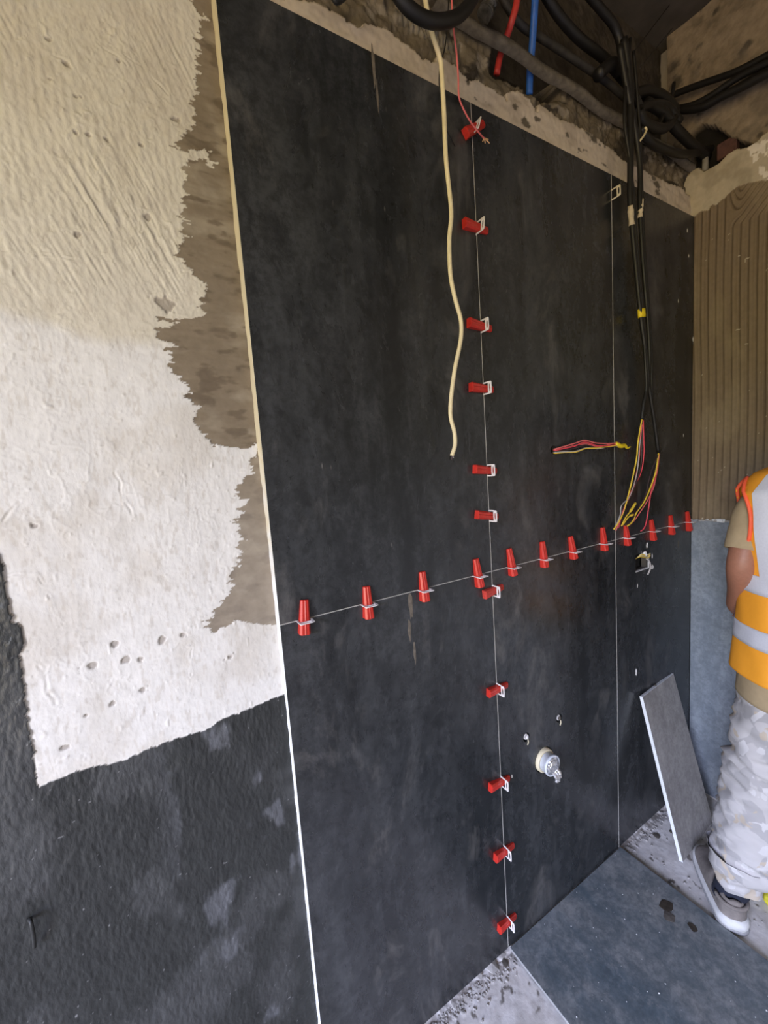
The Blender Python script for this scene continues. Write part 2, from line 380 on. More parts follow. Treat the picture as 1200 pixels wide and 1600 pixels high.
    # membrane: brushed wrinkled coating
    wr = fbm(x*190+4*fbm(x*14, z*10, 111, 2), z*70, 113, 4, .6); hm = base*.6+.0015+(wr-.5)*.0030+(fbm(x*60, z*60, 115, 3)-.5)*.0012
    hm += .003*smooth01(1-np.abs(x+.415)/.03)*smooth01((z-1.05)/.1)*fbm(x*120, z*90, 118, 3)
    am = np.zeros(x.shape+(3,))+np.array((.032, .034, .033))
    am = mixc(am, (.058, .060, .060), smooth01((fbm(x*11, z*8, 121, 4)-.5)/.2))
    am = mixc(am, (.17, .175, .19), smooth01((fbm(x*16, z*9, 123, 5)-.62)/.10)*.6*smooth01((x+.28)/.12))
    am = mixc(am, (.35, .35, .35), (vnoise(x*170, z*170, 127) > .975).astype(float)*.6)
    h = np.where(mb, hm, h); alb = np.where(mb[..., None], am, alb)
    return h, lab, alb
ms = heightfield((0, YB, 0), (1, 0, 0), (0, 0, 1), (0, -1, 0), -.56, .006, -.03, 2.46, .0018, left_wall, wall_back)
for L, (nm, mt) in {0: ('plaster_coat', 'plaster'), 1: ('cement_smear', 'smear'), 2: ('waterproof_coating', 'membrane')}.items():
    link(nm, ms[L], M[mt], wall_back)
slab('upper_render', -.56, .0, YB+.004, .20, 2.455, RZ1, M['concrete_dark'], wall_back)
# adhesive bed behind the tiles, thin so the joints read pale

# ---------------- tiles of the back wall
def tile_mesh(w, h, th, holes=(), mat_face=None, mat_edge=None, bev=.0008):
    """tile in x,z with its face at y=0, thickness towards +y; real holes (list of polygons)"""
    bm = bmesh.new()
    if not holes:
        box_bm(0, w, 0, th, 0, h, bm=bm)
    else:
        loops = []
        outer = [(0, 0), (w, 0), (w, h), (0, h)]
        vs = [bm.verts.new((x, 0, z)) for x, z in outer]; es = [bm.edges.new((vs[i], vs[(i+1) % 4])) for i in range(4)]
        allv = [vs]
        for poly in holes:
            hv = [bm.verts.new((x, 0, z)) for x, z in poly]; allv.append(hv)
            es += [bm.edges.new((hv[i], hv[(i+1) % len(hv)])) for i in range(len(hv))]
        bmesh.ops.triangle_fill(bm, use_beauty=True, use_dissolve=False, edges=es, normal=(0, -1, 0))
        for f in list(bm.faces):
            if f.normal.y > 0: f.normal_flip()
        for hv in allv:
            bk = [bm.verts.new(v.co+Vector((0, th, 0))) for v in hv]; n = len(hv)
            for i in range(n):
                ff = bm.faces.new((hv[i], hv[(i+1) % n], bk[(i+1) % n], bk[i]))
                if hv is not vs: ff.smooth = True
    me = bpy.data.meshes.new('wall_tile'); bm.normal_update()
    bmesh.ops.recalc_face_normals(bm, faces=bm.faces[:]) if not holes else None
    for f in bm.faces: f.material_index = 0 if (abs(f.normal.y) > .7 or f.smooth) else 1
    for f in bm.faces: f.smooth = False
    bm.to_mesh(me); bm.free(); me.materials.append(mat_face); me.materials.append(mat_edge); return me
J = .0024
HOLE_A = at(865, 703); HOLE_P = at(850, 1187); HOLE_1 = at(823, 1152); HOLE_2 = at(874, 1122)
SOC = [(at(993, 867), at(1013, 864)), (at(993, 895), at(1012, 889))]
def circ(cx, cz, r, n=20, sq=1): return [(cx+r*math.cos(2*PI*k/n), cz+r*sq*math.sin(2*PI*k/n)) for k in range(n)]
cols = [(0, .6), (.6, 1.2), (1.2, RX1-.002)]; rows = [(-.004, 1.2), (1.2, 2.4)]
SX0, SX1, SZ0, SZ1 = SOC[0][0].x, SOC[0][1].x+.004, SOC[1][0].z+.002, SOC[0][0].z
for ci, (x0, x1) in enumerate(cols):
    for ri, (z0, z1) in enumerate(rows):
        a = x0+(J/2 if ci else 0); b = x1-(J/2 if ci < 2 else 0); c = z0+(J/2 if ri else 0); d = z1-(J/2 if not ri else 0)
        holes = []
        if (ci, ri) == (1, 1): holes = [circ(HOLE_A.x-a, HOLE_A.z-c, .014)]
        if (ci, ri) == (1, 0): holes = [circ(HOLE_P.x-a, HOLE_P.z-c, .042, 28), circ(HOLE_1.x-a, HOLE_1.z-c, .015), circ(HOLE_2.x-a, HOLE_2.z-c, .015)]
        if (ci, ri) == (2, 0): holes = [[(SX0-a, SZ0-c), (SX1-a, SZ0-c), (SX1-a, SZ1-c), (SX0-a, SZ1-c)]]
        me = tile_mesh(b-a, d-c, .0095 if ci else .0115, holes, M['tile'], M['tile_edge'])
        o = link('wall_tile', me, None, wall_back); o.location = (a, 0, c)
bed_holes = [circ(HOLE_A.x-.004, HOLE_A.z+.03, .016), circ(HOLE_P.x-.004, HOLE_P.z+.03, .044, 28), circ(HOLE_1.x-.004, HOLE_1.z+.03, .017), circ(HOLE_2.x-.004, HOLE_2.z+.03, .017),
             [(SX0-.005, SZ0+.029), (SX1-.003, SZ0+.029), (SX1-.003, SZ1+.031), (SX0-.005, SZ1+.031)]]
o = link('adhesive_bed', tile_mesh(RX1-.004, 2.426, .02, bed_holes, M['concrete_dark'], M['tile_edge']), None, wall_back); o.location = (.004, .0070 if False else .0097, -.03)
# joints filled with pale adhesive almost flush with the tiles
for x in (.6, 1.2): slab('joint_filling', x-.0014, x+.0014, .0022, .0098, -.004, 2.398, M['joint'], wall_back)
slab('joint_filling', .002, RX1-.002, .0022, .0098, 1.1986, 1.2014, M['joint'], wall_back)
# pale adhesive edge of the first column; its cream upper half is painted warm light
def edge_strip():
    bm = bmesh.new(); n = 260; prev = None
    for i in range(n+1):
        z = i/n*2.41-.004; y1 = .0115+.0015*math.sin(z*31)+.0015*math.sin(z*77); x = -.0004-.0008*abs(math.sin(z*53))-.0022*smooth01((z-1.2)/.5)*(0.6+.4*math.sin(z*17))
        r = [bm.verts.new(p) for p in ((.0005, .0006, z), (x, .0012, z), (x-.0015, .010, z), (x-.003, y1+.003, z))]
        if prev:
            for k in range(3): bm.faces.new((prev[k], prev[k+1], r[k+1], r[k]))
        prev = r
    t = NT('edge_body'); sp = t.n('ShaderNodeSeparateXYZ'); t.l(t.tc.outputs['Object'], sp.inputs[0])
    nz = t.noise(t.mp(), 30, 4); ad = t.n('ShaderNodeMath', operation='MULTIPLY_ADD'); ad.inputs[1].default_value = .5; t.l(nz, ad.inputs[0]); t.l(sp.outputs[2], ad.inputs[2])
    md = t.n('ShaderNodeMath', operation='MULTIPLY'); md.inputs[1].default_value = .4; t.l(ad.outputs[0], md.inputs[0])
    t.col(t.ramp(md.outputs[0], [(.58, (.78, .80, .82)), (.72, (.62, .54, .36))])); t.rough(.85); t.bump(nz, .4, .001)
    return bm_obj('adhesive_edge', bm, t.m, wall_back, True)
edge_strip()

# ---------------- strip of wall above the tiles
band_px = [(380, -20), (505, 0), (515, 8), (530, 14), (545, 27), (560, 37), (575, 30), (600, 37), (622, 48), (640, 64), (665, 84), (680, 92), (690, 82), (712, 96), (717, 102), (735, 122), (745, 118), (750, 121), (765, 131), (775, 136), (795, 152), (795, 142), (803, 138), (815, 138), (830, 150), (843, 174), (845, 158), (856, 165), (870, 176), (880, 184), (893, 186), (910, 198),
           (925, 204), (940, 214), (962, 232), (975, 247), (1003, 258), (1018, 270), (1035, 276), (1050, 285), (1068, 290), (1076, 300)]
band_w = [(p[0], p[2]) for p in W2(band_px, 1, .004)]
band_w = [(-1, 2.0)]+[(-1, band_w[0][1])]+band_w+[(2.2, band_w[-1][1]-.02), (2.2, 2.0)]
stain_px = [[(540, 20), (560, 36), (552, 48), (538, 40)], [(650, 72), (666, 84), (664, 104), (650, 96)], [(740, 110), (752, 118), (755, 140), (742, 132)]]
hole_px = [(768, 112), (772, 60), (800, 45), (855, 80), (878, 128), (880, 150), (860, 160), (838, 152), (806, 132)]
hole_w = [(p[0], p[2]) for p in W2(hole_px, 1, .02)]
def top_wall(x, z):
    wx = x+(fbm(x*70, z*70, 211, 4)-.5)*.012; wz = z+(fbm(x*90, z*90, 215, 4)-.5)*.012
    bd = inpoly(wx, wz, band_w); hl = inpoly(wx, wz, hole_w)
    lab = np.where(bd, 0, 1)
    h = .001+(fbm(x*12, z*30, 221, 4)-.5)*.007+(fbm(x*110, z*80, 223, 4)-.5)*.0022
    dz = z-2.4; h = h-.006*smooth01(1-dz/.02)
    alb = np.zeros(x.shape+(3,))+np.array((.62, .53, .42)); alb = mixc(alb, (.50, .42, .33), smooth01((fbm(x*18, z*26, 231, 4)-.5)/.2))
    alb = mixc(alb, (.15, .125, .095), smooth01((fbm(x*22, z*35, 233, 4)-.73)/.04))
    hm = -.012+(fbm(x*28, z*28, 241, 5, .6)-.5)*.030
    # trowel comb marks
    cmk = smooth01(1-np.abs(x-.50)/.13)*smooth01(1-np.abs(z-2.535)/.035)
    hm += np.sin(x*2*PI/.0135+z*40)*.0032*np.minimum(1, cmk*2)
    hm = np.where(z > 2.66, -.012+(hm+.012)*.25, hm); hm -= .10*smooth01((z-2.615)/.02)*smooth01((x-.70)/.05)+.02*smooth01((z-2.62)/.02)
    hm = np.where(hl, -.12, hm)
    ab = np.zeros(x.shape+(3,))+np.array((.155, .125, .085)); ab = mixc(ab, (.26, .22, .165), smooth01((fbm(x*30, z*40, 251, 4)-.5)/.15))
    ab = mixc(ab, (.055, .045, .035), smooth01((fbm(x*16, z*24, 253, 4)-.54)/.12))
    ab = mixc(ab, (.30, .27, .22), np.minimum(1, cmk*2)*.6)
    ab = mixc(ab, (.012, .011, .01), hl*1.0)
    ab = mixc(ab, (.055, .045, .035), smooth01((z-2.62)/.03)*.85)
    return np.where(bd, h, hm), lab, np.where(bd[..., None], alb, ab)
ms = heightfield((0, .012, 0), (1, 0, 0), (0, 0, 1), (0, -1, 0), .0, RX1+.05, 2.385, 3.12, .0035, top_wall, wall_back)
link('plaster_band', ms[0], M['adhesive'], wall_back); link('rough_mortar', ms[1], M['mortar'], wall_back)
bar = at(715, 30, 1, -.02); 
def bar_bm():
    bm = bmesh.new(); n = 60; prev = None
    for i in range(n+1):
        x = .50+i/n*1.25; z = 2.586+.002*math.sin(x*9)-.005*(x-.5); w = .0095+.0008*math.sin(x*37)+.0006*math.sin(x*91)
        y = -.006+.003*math.sin(x*23)
        r = [bm.verts.new(p) for p in ((x, y+.02, z-w), (x, y, z-w), (x, y-.002, z), (x, y, z+w), (x, y+.02, z+w))]
        if prev:
            for k in range(4): bm.faces.new((prev[k+1], prev[k], r[k], r[k+1]))
        prev = r
    return bm
bar_mat = simple('dusty_conduit', (.13, .11, .085), .9, .35, 50, .9)
tag(bm_obj('conduit', bar_bm(), bar_mat, None, True), 'grey cement-crusted horizontal conduit above the tiled wall, in front of the red and blue pipes', 'conduit')

# ---------------- right wall
TX = RX1-.006
adh_px = [(1087, 338), (1092, 332), (1106, 328), (1112, 321), (1120, 319), (1128, 312), (1134, 308), (1140, 301), (1150, 293), (1160, 289), (1168, 286), (1180, 284), (1200, 281)]
adh_w = [(p[1], p[2]) for p in W2(adh_px, 0, RX1)]
rb_px = [(1077, 272), (1082, 266), (1092, 262), (1100, 268), (1110, 264), (1125, 254), (1138, 240), (1150, 233), (1165, 230), (1180, 224), (1190, 212), (1200, 205)]
rb_w = [(p[1], p[2]) for p in W2(rb_px, 0, RX1)]
nh_px = [(1078, 262), (1076, 205), (1095, 192), (1118, 196), (1134, 208), (1150, 216), (1172, 222), (1176, 227), (1150, 233), (1136, 241), (1124, 254), (1108, 264), (1098, 268), (1090, 262)]
nh_w = [(p[1], p[2]) for p in W2(nh_px, 0, RX1)]
pk_px = [(1168, 232), (1180, 222), (1200, 216), (1215, 216), (1215, 285), (1192, 278), (1182, 262), (1176, 250)]
pk_w = [(p[1], p[2]) for p in W2(pk_px, 0, RX1)]
adh_poly = [(.3, 1.0), (.3, adh_w[0][1])]+adh_w+[(-.6, 2.46), (-3.4, 2.46), (-3.4, 1.0)]
rb_poly = [(.3, 1.0), (.3, rb_w[0][1])]+rb_w+[(-.6, 2.60), (-3.4, 2.60), (-3.4, 1.0)]
def right_wall(y, z):
    wy = y+(fbm(y*90, z*90, 311, 4)-.5)*.010; wz = z+(fbm(y*90, z*90, 315, 4)-.5)*.010
    ad = inpoly(wy, wz, adh_poly); bd = inpoly(wy, wz, rb_poly) & ~ad; nh = inpoly(wy, wz, nh_w); pk = inpoly(wy, wz, pk_w)
    lab = np.where(ad, 0, np.where(bd, 1, 2))
    # combed ridges with narrow grooves, leaning over near the top
    per = .0245; lean = np.clip((z-2.30), 0, 1)*.9*smooth01((-y-.10)/.05)
    ph = (y+.0035*np.sin(z*5)+.004*(fbm(y*3, z*2.5, 321, 3)-.5)+lean)/per
    fr = ph-np.floor(ph); g = np.minimum(fr, 1-fr)*per
    h = -.0085*np.exp(-(g/.0019)**2)+.0015*np.exp(-((g-.005)/.0022)**2)
    h *= (.55+.45*smooth01((fbm(ph*.7, z*5, 323, 2)-.3)/.2))
    h += (fbm(y*60, z*50, 325, 4)-.5)*.0018-.0016*np.exp(-((z-1.295)/.004)**2)
    alb = np.zeros(y.shape+(3,))+np.array((.225, .168, .110))
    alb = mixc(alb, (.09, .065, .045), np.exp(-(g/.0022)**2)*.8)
    alb = mixc(alb, (.28, .22, .14), smooth01((fbm(y*14, z*5, 327, 4)-.5)/.2)*.5)
    fl = (vnoise(y*100, z*100, 329) > .965) & (vnoise(y*9, z*9, 330) > .45)
    alb = mixc(alb, (.62, .56, .44), fl*.8)
    hb = .002+(fbm(y*14, z*10, 331, 4)-.5)*.008+(fbm(y*80, z*80, 333, 3)-.5)*.0015
    ab = np.zeros(y.shape+(3,))+np.array((.50, .43, .31)); ab = mixc(ab, (.40, .34, .24), smooth01((fbm(y*20, z*14, 335, 4)-.5)/.2))
    ab = mixc(ab, (.80, .74, .64), (pk & (fbm(y*60, z*45, 337, 3) > .44))*1.0)
    hc = -.008+(fbm(y*9, z*9, 341, 5, .5)-.5)*.022
    ac = np.zeros(y.shape+(3,))+np.array((.27, .215, .15)); ac = mixc(ac, (.20, .16, .115), smooth01((fbm(y*22, z*22, 343, 4)-.47)/.2))
    ac = mixc(ac, (.10, .085, .065), smooth01((fbm(y*14, z*14, 345, 4)-.68)/.1))
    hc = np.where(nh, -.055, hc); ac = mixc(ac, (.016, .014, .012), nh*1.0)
    return np.where(ad, h, np.where(bd, hb, hc)), lab, np.where(ad[..., None], alb, np.where(bd[..., None], ab, ac))
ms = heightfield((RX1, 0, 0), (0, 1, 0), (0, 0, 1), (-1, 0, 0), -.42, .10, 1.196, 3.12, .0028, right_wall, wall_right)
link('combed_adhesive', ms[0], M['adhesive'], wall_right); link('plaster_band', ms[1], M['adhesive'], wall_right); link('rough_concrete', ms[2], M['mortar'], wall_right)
slab('bare_render', RX1+.002, RX1+.06, RY0, -.415, -.1, RZ1, M['roomwall'], wall_right)
slab('adhesive_bed', RX1+.003, RX1+.06, -.42, .2, -.05, 1.2, M['tile_edge'], wall_right)
for y0 in (-.6+.0, -1.2-.0025):
    me = tile_mesh(.5985, 1.2075, .0095, (), M['tile_right'], M['tile_edge']); o = link('wall_tile', me, None, wall_right)
    o.rotation_euler = (0, 0, -PI/2); o.location = (TX, y0+.5985, -.004)
# ragged adhesive squeezed out along the tile's upper edge
def squeeze(name, pts, mat, parent, r=.004, seed=1):
    rs = random.Random(seed); bm = bmesh.new(); P = catmull(pts, 14)
    P = [p+Vector((rs.uniform(-1, 1), rs.uniform(-1, 1), rs.uniform(-1, 1)))*r*.5 for p in P]
    tube_into(bm, P, [r*rs.uniform(.4, 1.3) for _ in P], 7); return bm_obj(name, bm, mat, parent, True)
squeeze('squeezed_adhesive', [(TX+.003, .0, 1.204), (TX+.001, -.06, 1.206), (TX, -.14, 1.207), (TX, -.30, 1.206)], M['stone'], wall_right, .0045)
for k, (u, v, r) in enumerate([(1122, 806, .012), (1128, 804, .014), (1116, 809, .009), (1105, 810, .006)]):
    p = at(u, v, 0, TX); b = bmesh.new(); bmesh.ops.create_icosphere(b, subdivisions=2, radius=r)
    for vv in b.verts: vv.co = Vector((vv.co.x*.4, vv.co.y, vv.co.z*.55))*(1+random.uniform(-.2, .2))
    o = bm_obj('adhesive_lump', b, M['tile_edge_white'], wall_right, False); o.location = (TX, p.y, 1.208)

# ---------------- floor
def floor_h(x, y):
    h = (fbm(x*9, y*9, 401, 4)-.5)*.004+(fbm(x*70, y*70, 403, 4)-.5)*.0012
    h -= .014*np.exp(-((x-1.208)/.006)**2)
    near = smooth01(1-(-y)/.05)*np.where((x < .64) | (x > 1.19), 1, 0)
    h += near*(fbm(x*60, y*60, 405, 4)-.35)*.014
    alb = np.zeros(x.shape+(3,))+np.array((.70, .67, .64)); alb = mixc(alb, (.58, .55, .52), smooth01((fbm(x*20, y*20, 411, 4)-.48)/.2))
    alb = mixc(alb, (.78, .76, .74), smooth01((fbm(x*35, y*35, 413, 4)-.56)/.1)*.6)
    alb = mixc(alb, (.20, .18, .16), smooth01((fbm(x*34, y*34, 415, 3)-.74)/.04))
    alb = mixc(alb, (.34, .31, .28), near*smooth01((fbm(x*50, y*50, 417, 3)-.45)/.1))
    return h, np.zeros(x.shape, int), alb
ms = heightfield((0, 0, -.017), (1, 0, 0), (0, 1, 0), (0, 0, 1), .1, RX1+.01, -.9, .012, .004, floor_h, floor)
link('screed', ms[0], M['screed'], floor)
slab('screed_field', RX0, RX1, RY0, -.898, -.03, -.017, M['concrete'], floor); slab('screed_field', RX0, .102, -.90, .02, -.03, -.017, M['concrete'], floor)
bm = box_bm(.604, 1.203, -1.203, -.004, -.0105, -.001, .0007)
fl = bm_obj('floor_tile', bm, M['tile_floor'], floor); fl.data.materials.append(simple('floor_tile_edge', (.35, .35, .35), .8, .15, 60))
for f in fl.data.polygons:
    if abs(f.normal.z) < .5: f.material_index = 1

# ================================================================== THINGS
# ---- levelling clips with wedges
def wedge_mesh():
    """long axis +x from thick end (x=-.5) to thin end (x=.5); y<0 is away from wall"""
    bm = bmesh.new(); secs = []
    for i, t in enumerate((0, .02, .25, .5, .75, .98, 1)):
        w = .0120-.0030*t; d = .0180-.0110*t; e = .0012 if t in (0, 1) else 0
        ch = .35*w
        pts = [(-w+e, -e), (-w+e, -d+ch), (-w+ch, -d+e), (-.15*w, -d+e), (0, -d-.0012+e), (.15*w, -d+e), (w-ch, -d+e), (w-e, -d+ch), (w-e, -e)]
        secs.append([bm.verts.new((t-.5, y, z)) for z, y in pts])
    n = len(secs[0])
    for a, b in zip(secs[:-1], secs[1:]):
        for k in range(n): bm.faces.new((a[k], a[(k+1) % n], b[(k+1) % n], b[k]))
    bm.faces.new(secs[0][::-1]); bm.faces.new(secs[-1]); bmesh.ops.recalc_face_normals(bm, faces=bm.faces[:])
    me = bpy.data.meshes.new('wedge'); bm.to_mesh(me); bm.free(); return me
def clip_mesh():
    """plate in the x(normal=-y)/z plane: z runs along the joint, y outwards; thickness in x"""
    bm = bmesh.new(); N = 28; th = .0009
    def rr(a, hw, hh, p): c, s = math.cos(a), math.sin(a); return (abs(c)**(2/p)*hw*(1 if c > 0 else -1), abs(s)**(2/p)*hh*(1 if s > 0 else -1))
    lay = []
    for sx in (-th, th):
        o, i = [], []
        for k in range(N):
            a = 2*PI*k/N; z, y = rr(a, .0160, .0062, 6); o.append(bm.verts.new((sx, -.0235+y, z)))
            z, y = rr(a, .0105, .0028, 2.2); i.append(bm.verts.new((sx, -.0235+y, z)))
        lay.append((o, i))
    (o0, i0), (o1, i1) = lay
    for k in range(N):
        q = (k+1) % N
        bm.faces.new((o0[k], o0[q], i0[q], i0[k])); bm.faces.new((o1[k], i1[k], i1[q], o1[q]))
        bm.faces.new((o0[k], o1[k], o1[q], o0[q])); bm.faces.new((i0[k], i0[q], i1[q], i1[k]))
    for s in (-1, 1):
        box_bm(-th, th, -.020, .006, s*.0145-.0018, s*.0145+.0018, bm=bm)
    bmesh.ops.recalc_face_normals(bm, faces=bm.faces[:])
    me = bpy.data.meshes.new('clip'); bm.to_mesh(me); bm.free(); return me
WM = wedge_mesh(); WM.materials.append(M['red'])
WMD = WM.copy(); WMD.materials.clear(); WMD.materials.append(M['red_dusty'])
CMH = clip_mesh(); CMH.materials.append(M['white_pl'])
def leveller(A, B, joint, label, dirty=False, ctilt=0, cextra=0):
    """A: pixel of thick end, B: pixel of thin end; joint 'v' or 'h'; both on the plane just off the tile"""
    a = at(*A, 1, -.010); b = at(*B, 1, -.004); d = b-a; ang = math.atan2(d.z, d.x); L = math.hypot(d.x, d.z)
    mid = (a+b)/2
    if joint == 'v': t = (.6-a.x)/(b.x-a.x); p = Vector((.6, 0, a.z+(b.z-a.z)*t))
    else: t = (1.2-a.z)/(b.z-a.z); p = Vector((a.x+(b.x-a.x)*t, 0, 1.2))
    L = min(max(L, .062), .085); t = min(max(t, .3), .75)
    root = empty('levelling_clip', p)
    tag(root, label, 'tile clip', 'red wedges in white tile clips')
    w = link('wedge', WMD if dirty else WM, None, root)
    w.scale = (L, 1, 1); w.rotation_euler = (0, -ang, 0)
    off = (.5-t)*L; w.location = (math.cos(ang)*off, -.0004, math.sin(ang)*off)
    c = link('clip', CMH, None, root)
    c.rotation_euler = (0, ctilt if joint == 'v' else PI/2+ctilt, 0); c.scale = (1, 1.0+cextra, 1)
    return root
V = [((724, 210), (760, 190), 'topmost red wedge in a white clip on the vertical joint, under the pink wire end', False, .35),
     ((724, 347), (763, 361), 'second red wedge from the top on the vertical joint', False, .12),
     ((731, 503), (769, 514), 'red wedge third from the top on the vertical joint, beside the cable bend', False, 0),
     ((733, 604), (772, 609), 'red wedge fourth from the top on the vertical joint, right of the lower cream cable', False, 0),
     ((741, 733), (776, 736), 'level red wedge on the vertical joint just right of the cream cable tip', False, 0),
     ((743, 804), (779, 807), 'red wedge on the vertical joint, the lowest one above the horizontal joint', False, 0),
     ((757, 930), (786, 917), 'mortar-spattered short red wedge just below the crossing of the two joints', True, 0),
     ((763, 1084), (793, 1070), 'red wedge second below the horizontal joint on the vertical joint', False, 0),
     ((766, 1232), (796, 1216), 'red wedge on the vertical joint left of the foil-stuffed pipe stub', False, 0),
     ((774, 1342), (803, 1321), 'second lowest red wedge on the vertical joint', False, 0),
     ((780, 1453), (806, 1431), 'lowest red wedge on the vertical joint, just above the floor', False, 0)]
for A, B, lab, dirty, ct in V: leveller(A, B, 'v', lab, dirty, ct)
Hh = [((476, 991), (476, 937), 'upright red wedge nearest the bare plaster, leftmost on the horizontal joint'),
      ((577, 966), (573, 916), 'second upright red wedge from the left on the horizontal joint'),
      ((665, 939), (660, 893), 'third upright red wedge from the left on the horizontal joint'),
      ((751, 917), (744, 873), 'upright red wedge immediately left of the joint crossing'),
      ((803, 899), (796, 857), 'upright red wedge immediately right of the joint crossing'),
      ((852, 886), (848, 846), 'upright red wedge second to the right of the joint crossing'),
      ((898, 873), (892, 838), 'upright red wedge third to the right of the joint crossing'),
      ((946, 860), (942, 824), 'upright red wedge just left of the frayed cable ends'),
      ((982, 852), (978, 820), 'upright red wedge right below the yellow connector wires'),
      ((1022, 844), (1018, 812), 'upright red wedge above the socket cut-out, third from the corner'),
      ((1051, 835), (1048, 805), 'upright red wedge second from the room corner'),
      ((1078, 829), (1074, 799), 'upright red wedge nearest the room corner, last on the horizontal joint')]
for A, B, lab in Hh: leveller(A, B, 'h', lab)
# lone clip without wedge
lc = link('tile_clip', CMH.copy(), None, None); p = at(958, 306); lc.location = (1.2, 0, p.z); lc.rotation_euler = (0, -.05, 0)
lc.data.materials.clear(); lc.data.materials.append(M['ivory'])
tag(lc, 'ivory tile clip without a wedge high on the second vertical joint', 'tile clip')

# ---- hanging cream cable
def path(px, ys):
    out = []
    for i, (u, v) in enumerate(px):
        y = ys if isinstance(ys, float) else ys[0]+(ys[1]-ys[0])*i/(len(px)-1)
        out.append(at(u, v, 1, y))
    return out
cr = empty('hanging_cable', at(706, 715, 1, -.05))
tag(cr, 'long cream electric cable hanging in front of the dark tiles, cut end free', 'cable')
def sub(o, root):
    o.parent = root; o.matrix_parent_inverse = Matrix.Translation(-root.location) ; return o
cream_px = [(650, -60), (661, -20), (672, 40), (687, 90), (690, 110), (694, 180), (697, 250), (705, 330), (702, 375), (704, 430), (712, 470), (720, 500), (720, 530), (711, 575), (705, 620), (704, 650), (710, 675), (711, 695), (706, 712)]
sub(tube('sheath', path(cream_px, (-.09, -.035)), .0050, M['cream_cable'], None, 12, 6), cr)
for k, (du, dv, mt) in enumerate([(-4, 7, 'black'), (0, 8, 'brown_wire'), (3, 4, 'grey_wire')]):
    sub(tube('core_wire', path([(707, 708), (706+du*.6, 714), (706+du, 711+dv)], -.035), .0014, M[mt], None, 6, 4), cr)
# ---- pink-red wire and thin black wire
pr = empty('hanging_wire', at(755, 220, 1, -.05)); tag(pr, 'thin pink-red wire hanging over the topmost wedge with a frayed tan end', 'wire')
pink_px = [(706, -40), (706, 0), (708, 40), (713, 80), (716, 120), (717, 150), (724, 170), (735, 190), (748, 207), (757, 217)]
sub(tube('insulation', path(pink_px, (-.11, -.05)), .0019, M['pink_wire'], None, 8, 6), pr)
for du, dv in ((8, 6), (6, 0), (1, 6), (-3, 3), (-1, -3)):
    sub(tube('frayed_strand', path([(754, 214), (757+du*.5, 217+dv*.5), (757+du, 218+dv)], -.05), .0013, M['copper'], None, 6, 3), pr)
bw = tube('hanging_wire', path([(704, -40), (701, 0), (699, 40), (695, 75), (688, 100), (686, 125), (688, 150), (691, 180), (699, 205), (711, 229)], (-.10, -.03)), .0013, M['black'], None, 6, 6)
tag(bw, 'very thin black wire twisted around the cream cable near the top', 'wire')

# ---- black loop hose at top
lp = tube('black_hose', [at(600, -60, 1, -.12), at(618, -15, 1, -.12), at(640, 14, 1, -.12), at(668, 31, 1, -.12), at(695, 33, 1, -.12), at(720, 22, 1, -.12), at(740, -5, 1, -.12), at(755, -50, 1, -.12)], .0125, M['black'], None, 14, 8)
tag(lp, 'thick black hose looping down at the top edge across the cream cable', 'hose')
dd = tube('black_cable', [at(505, -30, 1, -.03), at(520, -4, 1, -.03), at(527, 3, 1, -.03), at(540, -6, 1, -.03), at(552, -30, 1, -.03)], .005, M['black'], None, 8, 6)
tag(dd, 'small dark cable loop dipping in at the top above the first tile column', 'cable')

# ---- red and blue pipes
rp = tube('red_pipe', [at(812, -50, 1, -.03), at(808, 0, 1, -.02), at(800, 32, 1, -.005), at(791, 60, 1, .02), at(782, 85, 1, .032), at(776, 116, 1, .040)], .0085, M['red_pipe'], None, 14, 6)
tag(rp, 'red flexible pipe dropping behind the grey conduit above the tiles', 'pipe')
bp = tube('blue_pipe', [at(838, -50, 1, -.02), at(836, 0, 1, -.01), at(833, 50, 1, .01), at(830, 90, 1, .028), at(828, 115, 1, .036), at(827, 148, 1, .045)], .0095, M['blue_pipe'], None, 14, 6)
tag(bp, 'blue flexible pipe right of the red pipe, dropping behind the conduit', 'pipe')

# ---- dark hoses running along above the conduit
hoses = [([(840, -30), (870, 20), (905, 60), (945, 92), (975, 125), (1010, 160)], (.02, .02), .014, 'thick black hose running from the top edge down towards the cable clump'),
         ([(770, -30), (810, 35), (850, 62), (900, 95), (950, 130), (990, 165)], (.03, .01), .010, 'dusty black hose running just above the grey conduit'),
         ([(900, -30), (935, 10), (962, 45), (975, 90), (985, 130), (1000, 170)], (-.02, -.02), .012, 'thick black cable bending down into the hanging bundle')]
for px, ys, r, lab in hoses:
    tag(tube('black_hose', path(px, ys), r, M['black_dusty'] if 'dusty' in lab else M['black'], None, 12, 6), lab, 'hose')
# elbow fitting and foil sleeve
bm = bmesh.new(); tube_into(bm, catmull([at(934, 118, 1, -.01), at(946, 106, 1, -.015), at(958, 100, 1, -.01), at(966, 112, 1, 0)], 5), .017, 12)
tag(bm_obj('pipe_elbow', bm, M['black'], None, True), 'black pipe elbow fitting beside the hanging bundle above the tiles', 'pipe fitting')
bm = bmesh.new(); P = catmull([at(770, -25, 1, -.03), at(765, 5, 1, -.03), at(757, 22, 1, -.03)], 8)
tube_into(bm, P, [.017*random.uniform(.8, 1.15) for _ in P], 12)
for v in bm.verts: v.co += Vector([random.uniform(-.002, .002) for _ in range(3)])
tag(bm_obj('foil_sleeve', bm, simple('blackened_foil', (.09, .085, .075), .35, .6, 70, 1.0, .6), None, False), 'dark crumpled foil sleeve left of the red pipe at the top edge', 'pipe sleeve')
